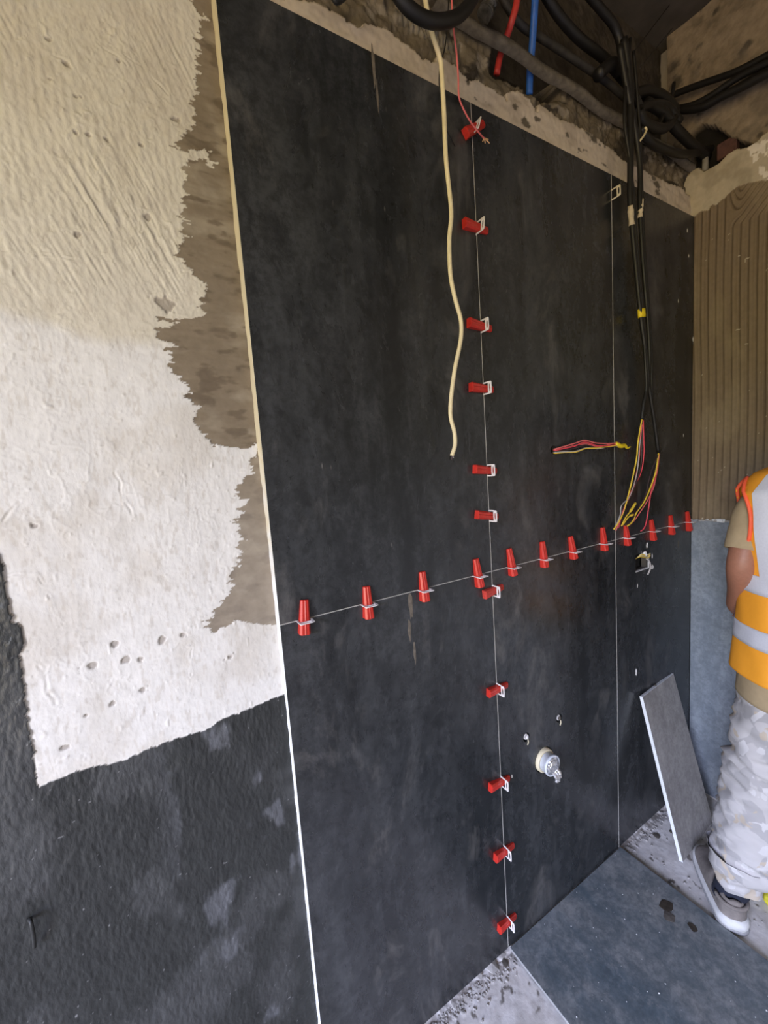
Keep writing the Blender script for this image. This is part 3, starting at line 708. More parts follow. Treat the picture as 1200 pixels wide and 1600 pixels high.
# two taut strings on the dark ceiling corner
for a, b, lab in (((978, 97), (1046, 8), 'left of two thin dark strings stretched across the upper corner'), ((1000, 106), (1050, 45), 'right of two thin dark strings stretched across the upper corner')):
    tag(tube('string', [at(*a, 1, .02), at(*b, 1, .0)], .0012, M['black'], None, 5, 2), lab, 'string')

# ---- hanging black bundle with exposed cores
bund = [([(975, 60), (984, 130), (985, 200), (985, 260), (985, 320), (992, 400), (1002, 500), (1010, 560), (1012, 598), (1006, 630), (1003, 655)], [.0105, .0105, .010, .0095, .0085, .0072, .0068], 'black cable of the hanging bundle ending in cores beside the second joint'),
        ([(968, 70), (980, 140), (992, 200), (1000, 260), (1000, 320), (1004, 400), (1012, 500), (1015, 560), (1014, 600), (1022, 655), (1029, 708)], [.0095, .0095, .009, .0085, .0075, .0065, .0062], 'longest black cable of the hanging bundle, its cores reaching the horizontal joint'),
        ([(985, 60), (978, 130), (976, 190), (984, 250), (991, 320), (996, 400), (1005, 500), (1008, 560), (1010, 600), (1008, 622), (1005, 640)], .0050, 'thin black cable in the left of the hanging bundle, ending early'),
        ([(990, 80), (996, 150), (1000, 210), (1002, 270), (1004, 330), (1008, 410), (1015, 500), (1018, 560), (1018, 600), (1019, 625), (1021, 648)], .0048, 'thin black cable in the right of the hanging bundle')]
roots = []
for px, r, lab in bund:
    pts = path(px, (-.045, -.028)); rt = empty('black_cable', pts[-1]); tag(rt, lab, 'cable', 'black cables hanging in a bundle')
    sub(tube('sheath', pts, r, M['black'], None, 12, 7), rt); roots.append(rt)
c1 = [([(1003, 655), (997, 690), (994, 720), (984, 765), (974, 800), (965, 818), (959, 827)], 'yellow_wire', .0024),
      ([(1004, 656), (1000, 690), (998, 720), (990, 760), (977, 790), (968, 815), (962, 829)], 'pink_wire', .0022),
      ([(1005, 656), (1006, 690), (1006, 710), (1001, 740), (985, 770), (975, 795), (966, 825)], 'red_wire', .0020),
      ([(1003, 657), (1003, 690), (1001, 730), (990, 765), (980, 785), (972, 805), (964, 827)], 'brown_wire', .0020),
      ([(1004, 656), (999, 700), (995, 740), (984, 775), (971, 790), (969, 805), (961, 825)], 'grey_wire', .0018)]
for px, mt, r in c1: sub(tube('core_wire', path(px, (-.030, -.018)), r, M[mt], None, 7, 6), roots[0])
c2 = [([(1029, 708), (1025, 735), (1017, 760), (1006, 785), (995, 800), (988, 815), (980, 822)], 'yellow_wire', .0026),
      ([(1030, 710), (1026, 740), (1018, 765), (1014, 790), (1010, 815), (1006, 826), (1001, 830)], 'red_wire', .0021),
      ([(1029, 710), (1020, 730), (1014, 750), (1008, 775), (997, 795), (988, 812), (976, 821)], 'brown_wire', .0018),
      ([(1030, 709), (1026, 738), (1021, 762), (1010, 785), (999, 802), (992, 812), (984, 820)], 'pink_wire', .0020)]
for px, mt, r in c2: sub(tube('core_wire', path(px, (-.030, -.020)), r, M[mt], None, 7, 6), roots[1])
for px in ([(971, 822), (978, 808), (985, 799), (993, 786)], [(973, 820), (982, 808), (989, 804)]):
    pp = catmull(path(px, -.026), 6); bm = bmesh.new(); n = len(pp)
    tube_into(bm, pp, [.0022+(.0022 if i > n*.62 else 0) for i in range(n)], 8); sub(bm_obj('connector', bm, M['yellow_wire'], None, True), roots[1])
tapes = [((1002, 482), (1003, 497), 'yellow_tape', .019, 'yellow tape band wrapped around the hanging bundle'),]
bm = bmesh.new(); a = at(1002, 483, 1, -.034); b = at(1003, 496, 1, -.034); 
pp = [a+(b-a)*t for t in (0, .3, .6, 1)]
tube_into(bm, pp, .0165, 20)
for v in bm.verts: v.co.y = -.034+(v.co.y+.034)*.62
tag(bm_obj('tape_band', bm, M['yellow_tape'], None, True), 'yellow tape band wrapped around the hanging black bundle', 'tape')
for (a, b, r, lab) in (((985, 322), (987, 352), .0085, 'left patch of cream tape on the bundle below the ivory clip'), ((1002, 312), (1000, 340), .0075, 'right patch of cream tape on the bundle, slightly higher')):
    bm = bmesh.new(); A_ = at(*a, 1, -.040); B_ = at(*b, 1, -.038); P = [A_+(B_-A_)*k/8 for k in range(9)]
    tube_into(bm, P, [r*random.uniform(.85, 1.15) for _ in P], 12)
    tag(bm_obj('tape_patch', bm, M['cream_tape'], None, True), lab, 'tape')

# ---- cable clump in the corner and bundle along the right wall
clump = [([(985, 150), (1010, 142), (1035, 150), (1055, 175), (1040, 200), (1010, 195), (998, 175)], .015, 0, 'coiled black cable in the upper corner, outer loop'),
         ([(1000, 200), (1020, 225), (1060, 240), (1090, 238), (1115, 232)], .013, 0, 'black cable sagging along the wall top towards the corner niche'),
         ([(1010, 160), (1035, 175), (1055, 200), (1080, 225), (1105, 245)], .016, 0, 'thick black cable dropping diagonally into the corner niche'),
         ([(990, 180), (1010, 165), (1040, 165), (1062, 190)], .013, 0, 'inner loop of black cable in the upper corner'),
         ([(1053, 130), (1050, 150), (1040, 172), (1030, 195)], .006, 0, 'short stiff black cable standing up in the corner clump')]
for px, r, _, lab in clump:
    tag(tube('black_cable', path(px, (-.02, -.03)), r, M['black'], None, 10, 6), lab, 'cable', 'black cables knotted in the upper corner')
wht = tube('white_wire', path([(1000, 220), (1006, 212), (1010, 203), (1008, 199)], -.05), .0032, M['cream_cable'], None, 8, 5); tag(wht, 'short cream wire end poking out beside the hanging bundle', 'wire')
rb = [([(1230, 72), (1200, 86), (1150, 112), (1100, 130), (1060, 145), (1030, 160)], .011, 'uppermost black cable on the right wall'),
      ([(1230, 85), (1200, 98), (1155, 120), (1110, 150), (1080, 165), (1045, 172)], .011, 'second black cable from the top on the right wall'),
      ([(1230, 95), (1200, 107), (1175, 122), (1130, 148), (1090, 163), (1050, 178)], .009, 'lowest slender black cable on the right wall'),
      ([(1230, 100), (1192, 118), (1160, 135), (1125, 152), (1095, 168), (1060, 172)], .014, 'thick black cable at the bottom of the right wall bunch')]
for k, (px, r, lab) in enumerate(rb):
    pts = [at(u, v, 0, RX1-.045-.012*(k % 2)) for u, v in px]
    tag(tube('black_cable', pts, r, M['black'], None, 10, 6), lab, 'cable', 'black cables crossing the right wall')
# junction plate + stub in the niche
p = at(1137, 232, 0, RX1+.035)
o = bm_obj('junction_box', box_bm(-.012, .018, -.03, .03, -.028, .028, .003), simple('rust_brown_box', (.10, .045, .035), .7, .3, 60, .4)); o.location = p
tag(o, 'rust-brown box recessed in the niche at the top of the right wall', 'junction box')
p = at(1102, 256, 0, RX1+.01); b = bmesh.new(); tube_into(b, [Vector((0, 0, -.025)), Vector((0, 0, .018)), Vector((0, 0, .022))], [.010, .010, .008], 14)
o = bm_obj('pipe_stub', b, simple('grey_stub', (.22, .20, .16), .7, .1, 60, .3), None, True); o.location = p; tag(o, 'short grey upright pipe stub in the corner niche', 'pipe')

# ---- wires out of the round hole, bound with yellow tape
hw = empty('wire_tail', HOLE_A); tag(hw, 'bunch of pink and yellow wires sticking out of the round hole in the tiles', 'wires')
tails = [([(862, 702), (880, 698), (900, 692), (914, 688), (930, 692), (950, 693), (968, 692)], 'pink_wire', .0022),
         ([(862, 704), (880, 701), (898, 697), (914, 691), (932, 696), (952, 696), (968, 694)], 'red_wire', .0022),
         ([(862, 705), (885, 703), (902, 699), (915, 695), (932, 699), (950, 699), (968, 696)], 'brown_wire', .0020),
         ([(862, 707), (880, 706), (900, 705), (916, 700), (934, 701), (952, 698), (968, 697)], 'grey_wire', .0020),
         ([(863, 708), (882, 707), (900, 706), (914, 701), (930, 700), (950, 698), (968, 695)], 'yellow_wire', .0021),
         ([(863, 703), (882, 700), (903, 695), (918, 694), (934, 698), (953, 694), (966, 691)], 'pink_wire', .0018)]
for px, mt, r in tails:
    n = len(px); pts = [at(865+.3*(px[0][0]-862), 703+.6*(px[0][1]-703), 1, .05), at(866, px[0][1], 1, -.001)]+[at(u, v, 1, y) for (u, v), y in zip(px[1:], (-.012, -.020, -.026, -.030, -.034, -.036))]
    sub(tube('wire', pts, r, M[mt], None, 7, 6), hw)
pp = catmull([at(962, 693, 1, -.036), at(970, 697, 1, -.036), at(976, 696, 1, -.036), at(980, 700, 1, -.036), at(985, 698, 1, -.036)], 4)
bm = bmesh.new(); tube_into(bm, pp, [.0062, .0066, .007, .0075, .007, .0072, .007, .0065, .006, .0055, .0045, .004, .0035, .003, .003, .0025, .002][:len(pp)], 10)
sub(bm_obj('tape_end', bm, M['yellow_tape'], None, True), hw)
# light rim round the hole
def rim(name, c, r, mat, parent, tr=.0012, sq=1):
    bm = bmesh.new(); n = 28; P = [Vector((c[0]+r*math.cos(2*PI*k/n), -.0002, c[1]+r*math.sin(2*PI*k/n)*sq)) for k in range(n)]
    P.append(P[0].copy()); tube_into(bm, P, [tr*random.uniform(.5, 1.5) for _ in P], 5, False); return bm_obj(name, bm, mat, parent, True)

# ---- pipe stub stuffed with foil
ps = empty('drain_stub', (HOLE_P.x, 0, HOLE_P.z)); tag(ps, 'white drain pipe stub stuffed with crumpled foil, sticking out of the lower tiles', 'pipe')
def lathe(prof, n=32):
    bm = bmesh.new(); R_ = []
    for r, y in prof: R_.append([bm.verts.new((r*math.cos(2*PI*k/n), y, r*math.sin(2*PI*k/n))) for k in range(n)])
    for a, b in zip(R_[:-1], R_[1:]):
        for k in range(n): bm.faces.new((a[k], a[(k+1) % n], b[(k+1) % n], b[k]))
    bmesh.ops.recalc_face_normals(bm, faces=bm.faces[:]); return bm
bm_obj('pipe', lathe([(.031, .015), (.031, -.026), (.033, -.027), (.033, -.034), (.0285, -.034), (.0285, .015)]), M['pvc'], ps, True)
bm_obj('socket_ring', lathe([(.038, .014), (.038, -.006), (.036, -.009), (.031, -.009), (.031, .014)]), M['ivory'], ps, True)
b = bmesh.new(); bmesh.ops.create_icosphere(b, subdivisions=4, radius=.027)
rs = random.Random(3)
for v in b.verts:
    q = v.co*160; k = .5*math.sin(q.x*1.3+q.z)+.5*math.sin(q.z*1.7-q.y*1.1)
    v.co = v.co*(1+.08*k+rs.uniform(-.05, .05)); v.co.y = v.co.y*.55-.030
bm_obj('foil_plug', b, M['foil'], ps)
for k, (dx, dz, l) in enumerate([(.012, -.025, .020), (.004, -.029, .016), (.020, -.020, .018)]):
    P = catmull([Vector((dx, -.032, dz)), Vector((dx-.002, -.044, dz-.005)), Vector((dx-.006, -.047, dz-l))], 4); bmm = bmesh.new(); tube_into(bmm, P, [.006*random.uniform(.6, 1.2) for _ in P], 7)
    bm_obj('foil_flap', bmm, M['foil'], ps)
# ---- two water outlets in small holes
for c, lab in ((HOLE_1, 'left of two plugged water outlets, the lower one nearer the joint'), (HOLE_2, 'right of two plugged water outlets, the higher one')):
    r_ = empty('water_outlet', (c.x, 0, c.z)); tag(r_, lab, 'pipe outlet', 'plugged water outlets in the lower tiles')
    bm_obj('outlet', lathe([(.0088, .02), (.0088, .003), (.0078, .002), (.0055, .002), (.0055, .02)], 20), M['white_pl'], r_, True)
    b = bmesh.new(); bmesh.ops.create_icosphere(b, subdivisions=2, radius=.006)
    for v in b.verts: v.co = Vector((v.co.x*1.0, v.co.y*.5-.001, v.co.z*1.1))*random.uniform(.85, 1.2)
    bm_obj('plug', b, M['stone_dark'] if c is HOLE_2 else M['white_pl'], r_)
    P = catmull([Vector((.004, -.001, -.008)), Vector((.003, -.003, -.016)), Vector((.0, -.002, -.024))], 3); bmm = bmesh.new(); tube_into(bmm, P, .0016, 6)
    bm_obj('thread_tail', bmm, M['ivory'], r_)

# ---- socket cut-out with back box
sb = empty('socket_box', ((SX0+SX1)/2, 0, (SZ0+SZ1)/2)); tag(sb, 'rectangular socket cut-out with wires and a torn white strip, near the corner', 'socket box')
w_, h_ = (SX1-SX0)/2, (SZ1-SZ0)/2
bm = bmesh.new()
box_bm(-w_, w_, .034, .037, -h_, h_, bm=bm); box_bm(-w_-.002, -w_, -.0005, .037, -h_, h_, bm=bm); box_bm(-w_, w_, .003, .037, h_, h_+.002, bm=bm)
bm_obj('back_box', bm, M['void'], sb)
bm = bmesh.new(); box_bm(w_-.0030, w_+.0005, -.0008, .003, -h_, h_*.3, bm=bm); box_bm(-w_, w_, -.001, .008, -h_-.001, -h_+.0015, bm=bm)
bm_obj('pale_lining', bm, M['white_pl'], sb)
for k in range(4):
    P = catmull([Vector((-w_*.5+k*.004, .02, h_*.2)), Vector((-w_*.1+k*.003, .004, h_*(.55+.1*k))), Vector((w_*.5, -.006, h_*(.3+.14*k))), Vector((w_*.8, -.010, h_*(.5+.1*k)))], 5)
    bmm = bmesh.new(); tube_into(bmm, P, .0014, 7); bm_obj('wire', bmm, M['ivory'] if k % 2 else M['yellow_wire'], sb, True)
P = catmull([at(1010, 873, 1, -.003)-sb.location, at(1015, 878, 1, -.010)-sb.location, at(1016, 888, 1, -.010)-sb.location, at(1012, 898, 1, -.005)-sb.location], 5)
bmm = bmesh.new(); tube_into(bmm, P, .003, 7); bm_obj('torn_strip', bmm, M['grey_wire'], sb, True)
P = catmull([at(1006, 866, 1, -.003)-sb.location, at(1008, 862, 1, -.006)-sb.location, at(1010, 868, 1, -.005)-sb.location], 3)
bmm = bmesh.new(); tube_into(bmm, P, .004, 7); bm_obj('torn_strip', bmm, M['white_pl'], sb, True)

# ---- splashes of pale mortar on the tiles (small real dabs)
def dab(u, v, w, h, mat='tile_edge', axis=1, val=0.0, parent=None, seed=0):
    p = at(u, v, axis, val); rs = random.Random(seed+int(u)+int(v)); n = 12; bm = bmesh.new()
    top = []; edge = []
    for k in range(n):
        a = 2*PI*k/n; r = rs.uniform(.7, 1.1); edge.append((math.cos(a)*w*r, math.sin(a)*h*r))
    def P3(a, b, c): return (p.x+a, p.y-c, p.z+b) if axis == 1 else ((p.x-c, p.y+a, p.z+b) if axis == 0 else (p.x+a, p.y+b, p.z+c))
    e = [bm.verts.new(P3(a, b, 0)) for a, b in edge]; t = [bm.verts.new(P3(a*.6, b*.6, min(w, h)*.35)) for a, b in edge]
    for k in range(n): bm.faces.new((e[k], e[(k+1) % n], t[(k+1) % n], t[k]))
    bm.faces.new(t); bmesh.ops.recalc_face_normals(bm, faces=bm.faces[:])
    return bm_obj('mortar_dab', bm, M[mat], parent)
for u, v, w, h in [(1011, 852, .005, .012), (1019, 869, .003, .012), (1019, 886, .010, .010), (994, 1050, .004, .016), (1083, 530, .004, .012), (1086, 640, .003, .015), (800, 1213, .004, .006), (996, 915, .003, .010), (1060, 470, .003, .008), (1068, 680, .002, .008), (1076, 400, .003, .008), (1074, 360, .003, .009)]:
    dab(u, v, w, h, 'white_pl' if v in (852, 886, 869, 1050) else 'tile_edge', parent=wall_back)
stain = simple('brown_drip', (.17, .145, .115), .85, .3, 80, .3)
M['drip'] = stain
for u, v, w, h in [(642, 945, .007, .040), (640, 985, .005, .035), (648, 1020, .004, .03), (584, 105, .004, .05), (590, 150, .003, .04), (1060, 850, .006, .018)]:
    o = dab(u, v, w, h, 'drip', parent=wall_back); o.scale = (1, .15, 1)

# ---- leaning tile
lt = empty('leaning_tile', at(1067, 1346, 2, -.012)); tag(lt, 'cut grey-brown tile with white edges leaning upright in the corner', 'tile')
BL = at(1067, 1348, 2, -.010); BR = at(1114, 1283, 2, -.010); 
def on_ray(u, v, o, n):
    d = Vector(ray(u, v)); c = Vector(CAM); t = (o-c).dot(n)/d.dot(n); return c+d*t
# top edge rests against the tiled wall
TL = at(1004, 1089, 1, -.022); TR = at(1059, 1042, 1, -.022)
# ---- make it planar and rectangular-ish
ex = (BR-BL); ez = (TL-BL)
nrm = ex.cross(ez).normalized()
if nrm.y > 0: nrm = -nrm
TR = BL+ez+ex*(((TR-TL).length)/ex.length)
th = .012
bm = bmesh.new(); f = [bm.verts.new(p-lt.location) for p in (BL, BR, TR, TL)]; bk = [bm.verts.new(p-lt.location-nrm*th) for p in (BL, BR, TR, TL)]
bm.faces.new(f); bm.faces.new(bk[::-1])
for k in range(4): bm.faces.new((f[k], bk[k], bk[(k+1) % 4], f[(k+1) % 4]))
bmesh.ops.recalc_face_normals(bm, faces=bm.faces[:]); bmesh.ops.bevel(bm, geom=bm.edges[:], offset=.0008, segments=1, affect='EDGES')
o = bm_obj('slab', bm, M['tile_lean'], lt); o.data.materials.append(M['tile_edge_white'])
for pf in o.data.polygons:
    if abs(Vector(pf.normal).dot(nrm)) < .9: pf.material_index = 1
b = bmesh.new(); bmesh.ops.create_icosphere(b, subdivisions=1, radius=.006)
for v in b.verts: v.co = v.co*random.uniform(.6, 1.3)
o = bm_obj('chipped_spot', b, M['stone_dark'], lt); o.location = TL+(TR-TL)*.45-nrm*th*.5-lt.location

# ---- rubble on the floor
def crumb(p, r, mat, label=None, grp=None, flat=.5, seed=0):
    rs = random.Random(seed); b = bmesh.new(); bmesh.ops.create_icosphere(b, subdivisions=1, radius=r)
    for v in b.verts: v.co = Vector((v.co.x*rs.uniform(.7, 1.3), v.co.y*rs.uniform(.7, 1.3), v.co.z*flat*rs.uniform(.7, 1.2)))
    o = bm_obj('mortar_chunk', b, mat); o.location = p; o.rotation_euler = (0, 0, rs.uniform(0, 6))
    return o
zf = -.013
big = [((1026, 1306), .013, 'stone_dark', 'oval dark mortar splat right of the second joint foot, the larger one'), ((1050, 1300), .010, 'stone_dark', 'smaller oval dark mortar splat left of the leaning tile'),
       ((1062, 1337), .007, 'stone_dark', 'dark mortar crumb left of the foot of the leaning tile'), ((768, 1508), .024, 'stone', 'flat broken mortar chunk by the wall foot at the bottom edge'),
       ((746, 1522), .018, 'stone', 'second broken mortar chunk, left of the flat one'), ((782, 1492), .016, 'stone', 'small mortar chunk under the lowest wedge'), ((709, 1568), .011, 'stone', 'pale mortar chip at the wall foot, nearest the bottom edge'),
       ((790, 1505), .012, 'stone_dark', 'dark chunk right of the flat broken mortar')]
for i, ((u, v), r, mt, lab) in enumerate(big):
    o = crumb(at(u, v, 2, zf), r, M[mt], flat=.35 if 'splat' not in lab else .22, seed=i+50)
    tag(o, lab, 'mortar chunk', 'mortar chunks on the floor')
bm = bmesh.new(); rs = random.Random(9)
def add_chip(bm, x, y, z, r):
    b = bmesh.new(); bmesh.ops.create_icosphere(b, subdivisions=1, radius=r)
    me = bpy.data.meshes.new('t')
    for v in b.verts: v.co = Vector((v.co.x*rs.uniform(.6, 1.4)+x, v.co.y*rs.uniform(.6, 1.4)+y, v.co.z*rs.uniform(.4, .8)+z))
    b.to_mesh(me); b.free(); bm.from_mesh(me); bpy.data.meshes.remove(me)
for k in range(520):
    if rs.random() < .55: x, y = rs.uniform(.25, .60), -abs(rs.gauss(0, .022))-.004
    elif rs.random() < .6: x, y = rs.uniform(1.21, 1.74), -abs(rs.gauss(0, .025))-.004
    else: x, y = rs.uniform(1.22, 1.74), -rs.uniform(.01, .5)
    add_chip(bm, x, y, -.015, rs.uniform(.0012, .0052))
o = bm_obj('mortar_crumbs', bm, M['stone']); tag(o, 'grey mortar crumbs scattered along the foot of the tiled wall', 'rubble', kind='stuff')
bm = bmesh.new()
for k in range(80):
    x, y = rs.uniform(.62, 1.19), -rs.uniform(.01, .60); add_chip(bm, x, y, -.0006, rs.choice([.0008, .001, .0014, .0022]))
o = bm_obj('white_flecks', bm, M['tile_edge_white']); tag(o, 'tiny white mortar flecks spattered over the slate-blue floor tile', 'debris', kind='stuff')
M['stain'] = simple('damp_stain', (.045, .035, .025), .6, .4, 60, .3)
for i, ((u, v), r, lab) in enumerate([((1042, 1416), .024, 'large brown mortar stain on the floor tile'), ((1046, 1432), .018, 'crusty brown mortar smear just below the large stain on the floor tile'), ((1083, 1449), .014, 'small dark stain on the floor tile, right of the others')]):
    o = crumb(at(u, v, 2, .0), r, M['stain'] if i != 1 else M['stone_dark'], flat=.045 if i != 1 else .12, seed=80+i); tag(o, lab, 'mortar stain'); o.name = 'mortar_splat'
# nail in the coating
nl = tube('wall_plug', [at(45, 1437, 1, .012), at(48, 1440, 1, -.003), at(52, 1460, 1, -.004), at(54, 1480, 1, .004)], .0028, M['membrane'], None, 8, 4); nl.data.materials.clear(); nl.data.materials.append(simple('coated_nail', (.04, .042, .042), .5, .2, 60, .2))
tag(nl, 'short coated nail stuck flat in the dark waterproofing at lower left', 'nail')

# ================================================================== WORKER
from mathutils import noise as mnoise
def skin_mesh(name, joints, edges, root=0, sub=2):
    me = bpy.data.meshes.new(name); me.from_pydata([j[0] for j in joints], edges, [])
    o = bpy.data.objects.new(name, me); COL.objects.link(o)
    md = o.modifiers.new('skin', 'SKIN'); md.use_smooth_shade = True
    for i, j in enumerate(joints):
        r = j[1]; me.skin_vertices[0].data[i].radius = r if hasattr(r, '__len__') else (r, r); me.skin_vertices[0].data[i].use_root = (i == root)
    s = o.modifiers.new('sub', 'SUBSURF'); s.levels = sub; s.render_levels = sub
    dg = bpy.context.evaluated_depsgraph_get(); dg.update()
    ev = bpy.data.meshes.new_from_object(o.evaluated_get(dg)); COL.objects.unlink(o); bpy.data.objects.remove(o)
    return ev
person = empty('person', (1.436, -.462, -.012), (0, 0, -math.radians(38)))
tag(person, 'worker at the right edge in orange vest, tan shirt and pale camouflage trousers', 'person')
# local: +y forward, -x his left, z up. Body is one continuous skin.
Jt = [((0, 0, .93), .12), ((0, .0, 1.08), .115), ((0, .005, 1.25), .125), ((0, 0, 1.38), .09), ((0, .01, 1.46), .055), ((0, .03, 1.54), .055), ((0, .04, 1.62), .085), ((0, .045, 1.69), .075),
      ((-.135, .03, 1.360), .044), ((-.178, .025, 1.25), .043), ((-.212, .005, 1.155), .039), ((-.165, .07, 1.07), .037), ((-.13, .15, .985), .027), ((-.105, .18, .965), .024),
      ((.17, 0, 1.385), .058), ((.205, -.045, 1.25), .050), ((.222, -.075, 1.13), .040), ((.185, .03, 1.05), .040), ((.13, .13, .985), .027), ((.105, .17, .965), .024),
      ((-.10, 0, .84), .085), ((-.140, .03, .50), .060), ((-.178, .025, .32), .055), ((-.212, .025, .10), .037), ((-.212, .045, .055), .033), ((-.200, .10, .035), .022),
      ((.10, 0, .84), .085), ((.12, .02, .50), .060), ((.12, -.005, .32), .055), ((.12, -.02, .10), .037), ((.12, .02, .055), .035), ((.12, .12, .035), .028)]
Ed = [(0, 1), (1, 2), (2, 3), (3, 4), (4, 5), (5, 6), (6, 7), (3, 8), (8, 9), (9, 10), (10, 11), (11, 12), (12, 13), (3, 14), (14, 15), (15, 16), (16, 17), (17, 18), (18, 19), (0, 20), (20, 21), (21, 22), (22, 23), (23, 24), (24, 25), (0, 26), (26, 27), (27, 28), (28, 29), (29, 30), (30, 31)]
# fingers grow from the palm of each hand
def hand(side, pj):
    base = Vector(Jt[pj][0]); d = Vector((-side*.55, .80, -.2)).normalized(); sdv = Vector((0, -.25, -1)).normalized(); out = Vector((side*.3, .3, -.2))
    for k, L in enumerate((.030, .034, .032, .026)):
        o = base+sdv*(k-1.5)*.019*1.0+d*.02; prev = pj
        for q, (f, r) in enumerate(((.6, .0095), (1.5, .0088), (2.3, .0078))):
            Jt.append((tuple(o+d*L*f+Vector((-side*.3, -.35, 0))*(q*q)*.008), r)); Ed.append((prev, len(Jt)-1)); prev = len(Jt)-1
    prev = pj
    for p, r in ((base+Vector((0, -.005, .028)), .011), (base+d*.03+Vector((0, 0, .045)), .010), (base+d*.055+Vector((0, 0, .045)), .0085)):
        Jt.append((tuple(p), r)); Ed.append((prev, len(Jt)-1)); prev = len(Jt)-1
hand(-1, 13); hand(1, 19)
body = link('body', skin_mesh('body', Jt, Ed), M['skin'], person, True)
# face features and hair
def blob(name, c, r, mat, sub=3, parent=person, fn=None):
    b = bmesh.new(); bmesh.ops.create_icosphere(b, subdivisions=sub, radius=1)
    for v in b.verts:
        v.co = Vector((v.co.x*r[0], v.co.y*r[1], v.co.z*r[2]))
        if fn: v.co = fn(v.co)
        v.co += Vector(c)
    return bm_obj(name, b, mat, parent, True)
blob('hair', (0, .025, 1.675), (.088, .100, .085), M['hair'], 4, fn=lambda c: c*(1+.03*mnoise.noise(c*60)))
for s in (-1, 1):
    blob('eye', (s*.032, .122, 1.640), (.012, .010, .010), M['eyes'], 2); blob('ear', (s*.086, .035, 1.625), (.010, .018, .030), M['skin'], 3)
blob('nose', (0, .135, 1.615), (.014, .020, .024), M['skin'], 3); blob('mouth', (0, .122, 1.575), (.024, .008, .006), simple('lips', (.45, .14, .11), .5), 2)

def ring_surface(name, secs, mat, n=64, disp=.004, dsc=14, zsc=1.0, skip=None, thick=0, seed=0, cap=False):
    """secs: list of (z, cx, cy, rx, ry, power)"""
    bm = bmesh.new(); rows = []
    for (z, cx, cy, rx, ry, pw) in secs:
        row = []
        for k in range(n):
            a = 2*PI*k/n; c, s = math.cos(a), math.sin(a)
            x = cx+rx*abs(c)**(2/pw)*(1 if c > 0 else -1); y = cy+ry*abs(s)**(2/pw)*(1 if s > 0 else -1)
            nz = mnoise.fractal(Vector((x*dsc+seed, y*dsc, z*dsc*zsc)), .8, 2.0, 3)*disp
            row.append(bm.verts.new((x+c*nz, y+s*nz, z+nz*.2)))
        rows.append(row)
    for i in range(len(rows)-1):
        zc = (secs[i][0]+secs[i+1][0])/2
        for k in range(n):
            ac = 2*PI*(k+.5)/n
            if skip and skip(ac, zc): continue
            bm.faces.new((rows[i][k], rows[i][(k+1) % n], rows[i+1][(k+1) % n], rows[i+1][k]))
    for v in [v for v in bm.verts if not v.link_faces]: bm.verts.remove(v)
    o = bm_obj(name, bm, mat, person, True)
    if thick:
        md = o.modifiers.new('thick', 'SOLIDIFY'); md.thickness = thick; md.offset = 1
    return o
def interp(keys, n):
    zs = [k[0] for k in keys]; out = []
    for i in range(n+1):
        z = zs[0]+(zs[-1]-zs[0])*i/n; out.append((z, *[float(np.interp(z, zs, [k[j] for k in keys])) for j in range(1, 6)]))
    return out
# t-shirt body, slightly longer than the vest
tee_keys = [(.745, 0, .0, .192, .142, 2.4), (.90, 0, .0, .182, .130, 2.4), (1.08, 0, .0, .172, .120, 2.4), (1.25, 0, .0, .185, .122, 2.4), (1.36, 0, .0, .190, .105, 2.4), (1.43, 0, .0, .120, .075, 2.2), (1.46, 0, .01, .075, .070, 2)]
ring_surface('t_shirt', interp(tee_keys, 70), M['tee'], 72, .006, 9, .6, None, .002)
# sleeves as their own lofts along the arm
def limb_loft(name, pts, rads, mat, disp=.004, dsc=20, n=28, m=8, twist=0, cap=False, seed=0, shape=None):
    P = catmull(pts, m); R_ = []
    for i in range(len(P)):
        t = i/m; k = min(int(t), len(rads)-2); R_.append(rads[k]+(rads[k+1]-rads[k])*(t-k))
    bm = bmesh.new(); tube_into(bm, P, R_, n, cap)
    bm.normal_update()
    for v in bm.verts:
        d = mnoise.fractal(v.co*dsc+Vector((seed, 0, 0)), .8, 2.0, 3)*disp; v.co += v.normal*d
        if shape: v.co = shape(v.co)
    o = bm_obj(name, bm, mat, person, True); return o
for s in (-1, 1):
    limb_loft('sleeve', [(s*.110, .03, 1.375), (s*.150, .030, 1.325), (s*.176, .025, 1.265), (s*.194, .016, 1.205)] if s < 0 else [(s*.140, 0, 1.385), (s*.175, -.010, 1.335), (s*.196, -.04, 1.27), (s*.208, -.058, 1.215)], [.048, .053, .051, .047], M['tee'], .005, 14)
# vest: open armholes, v neck
vest_keys = [(.825, 0, .0, .205, .150, 2.5), (.95, 0, .0, .196, .142, 2.5), (1.12, 0, .0, .186, .133, 2.5), (1.28, 0, .0, .206, .138, 2.6), (1.38, 0, .0, .212, .120, 2.6), (1.43, 0, .0, .170, .095, 2.3), (1.45, 0, .0, .120, .085, 2.2), (1.465, 0, .01, .088, .078, 2.0)]
VS = interp(vest_keys, 90)
def arm_skip(a, z):
    s = min(abs(a-.34), abs(a-PI+.34), abs(a-2*PI-.34)); return 1.18 < z < 1.425 and s < .46*math.sqrt(max(0, 1-((z-1.30)/.115)**2))
ring_surface('vest', VS, M['orange'], 96, .007, 7, .5, arm_skip, .0025, 3)
def band(name, z0, z1, tilt, mat=None, off=.0035):
    secs = [(z, 0, 0, float(np.interp(z, [k[0] for k in vest_keys], [k[3] for k in vest_keys]))+off, float(np.interp(z, [k[0] for k in vest_keys], [k[4] for k in vest_keys]))+off, 2.5) for z in np.linspace(z0, z1, 5)]
    return ring_surface(name, secs, mat or M['reflective'], 96, .007, 7, .5, None, .001, 3)
band('reflective_band', 1.085, 1.140, 0); band('reflective_band', .925, .982, 0)
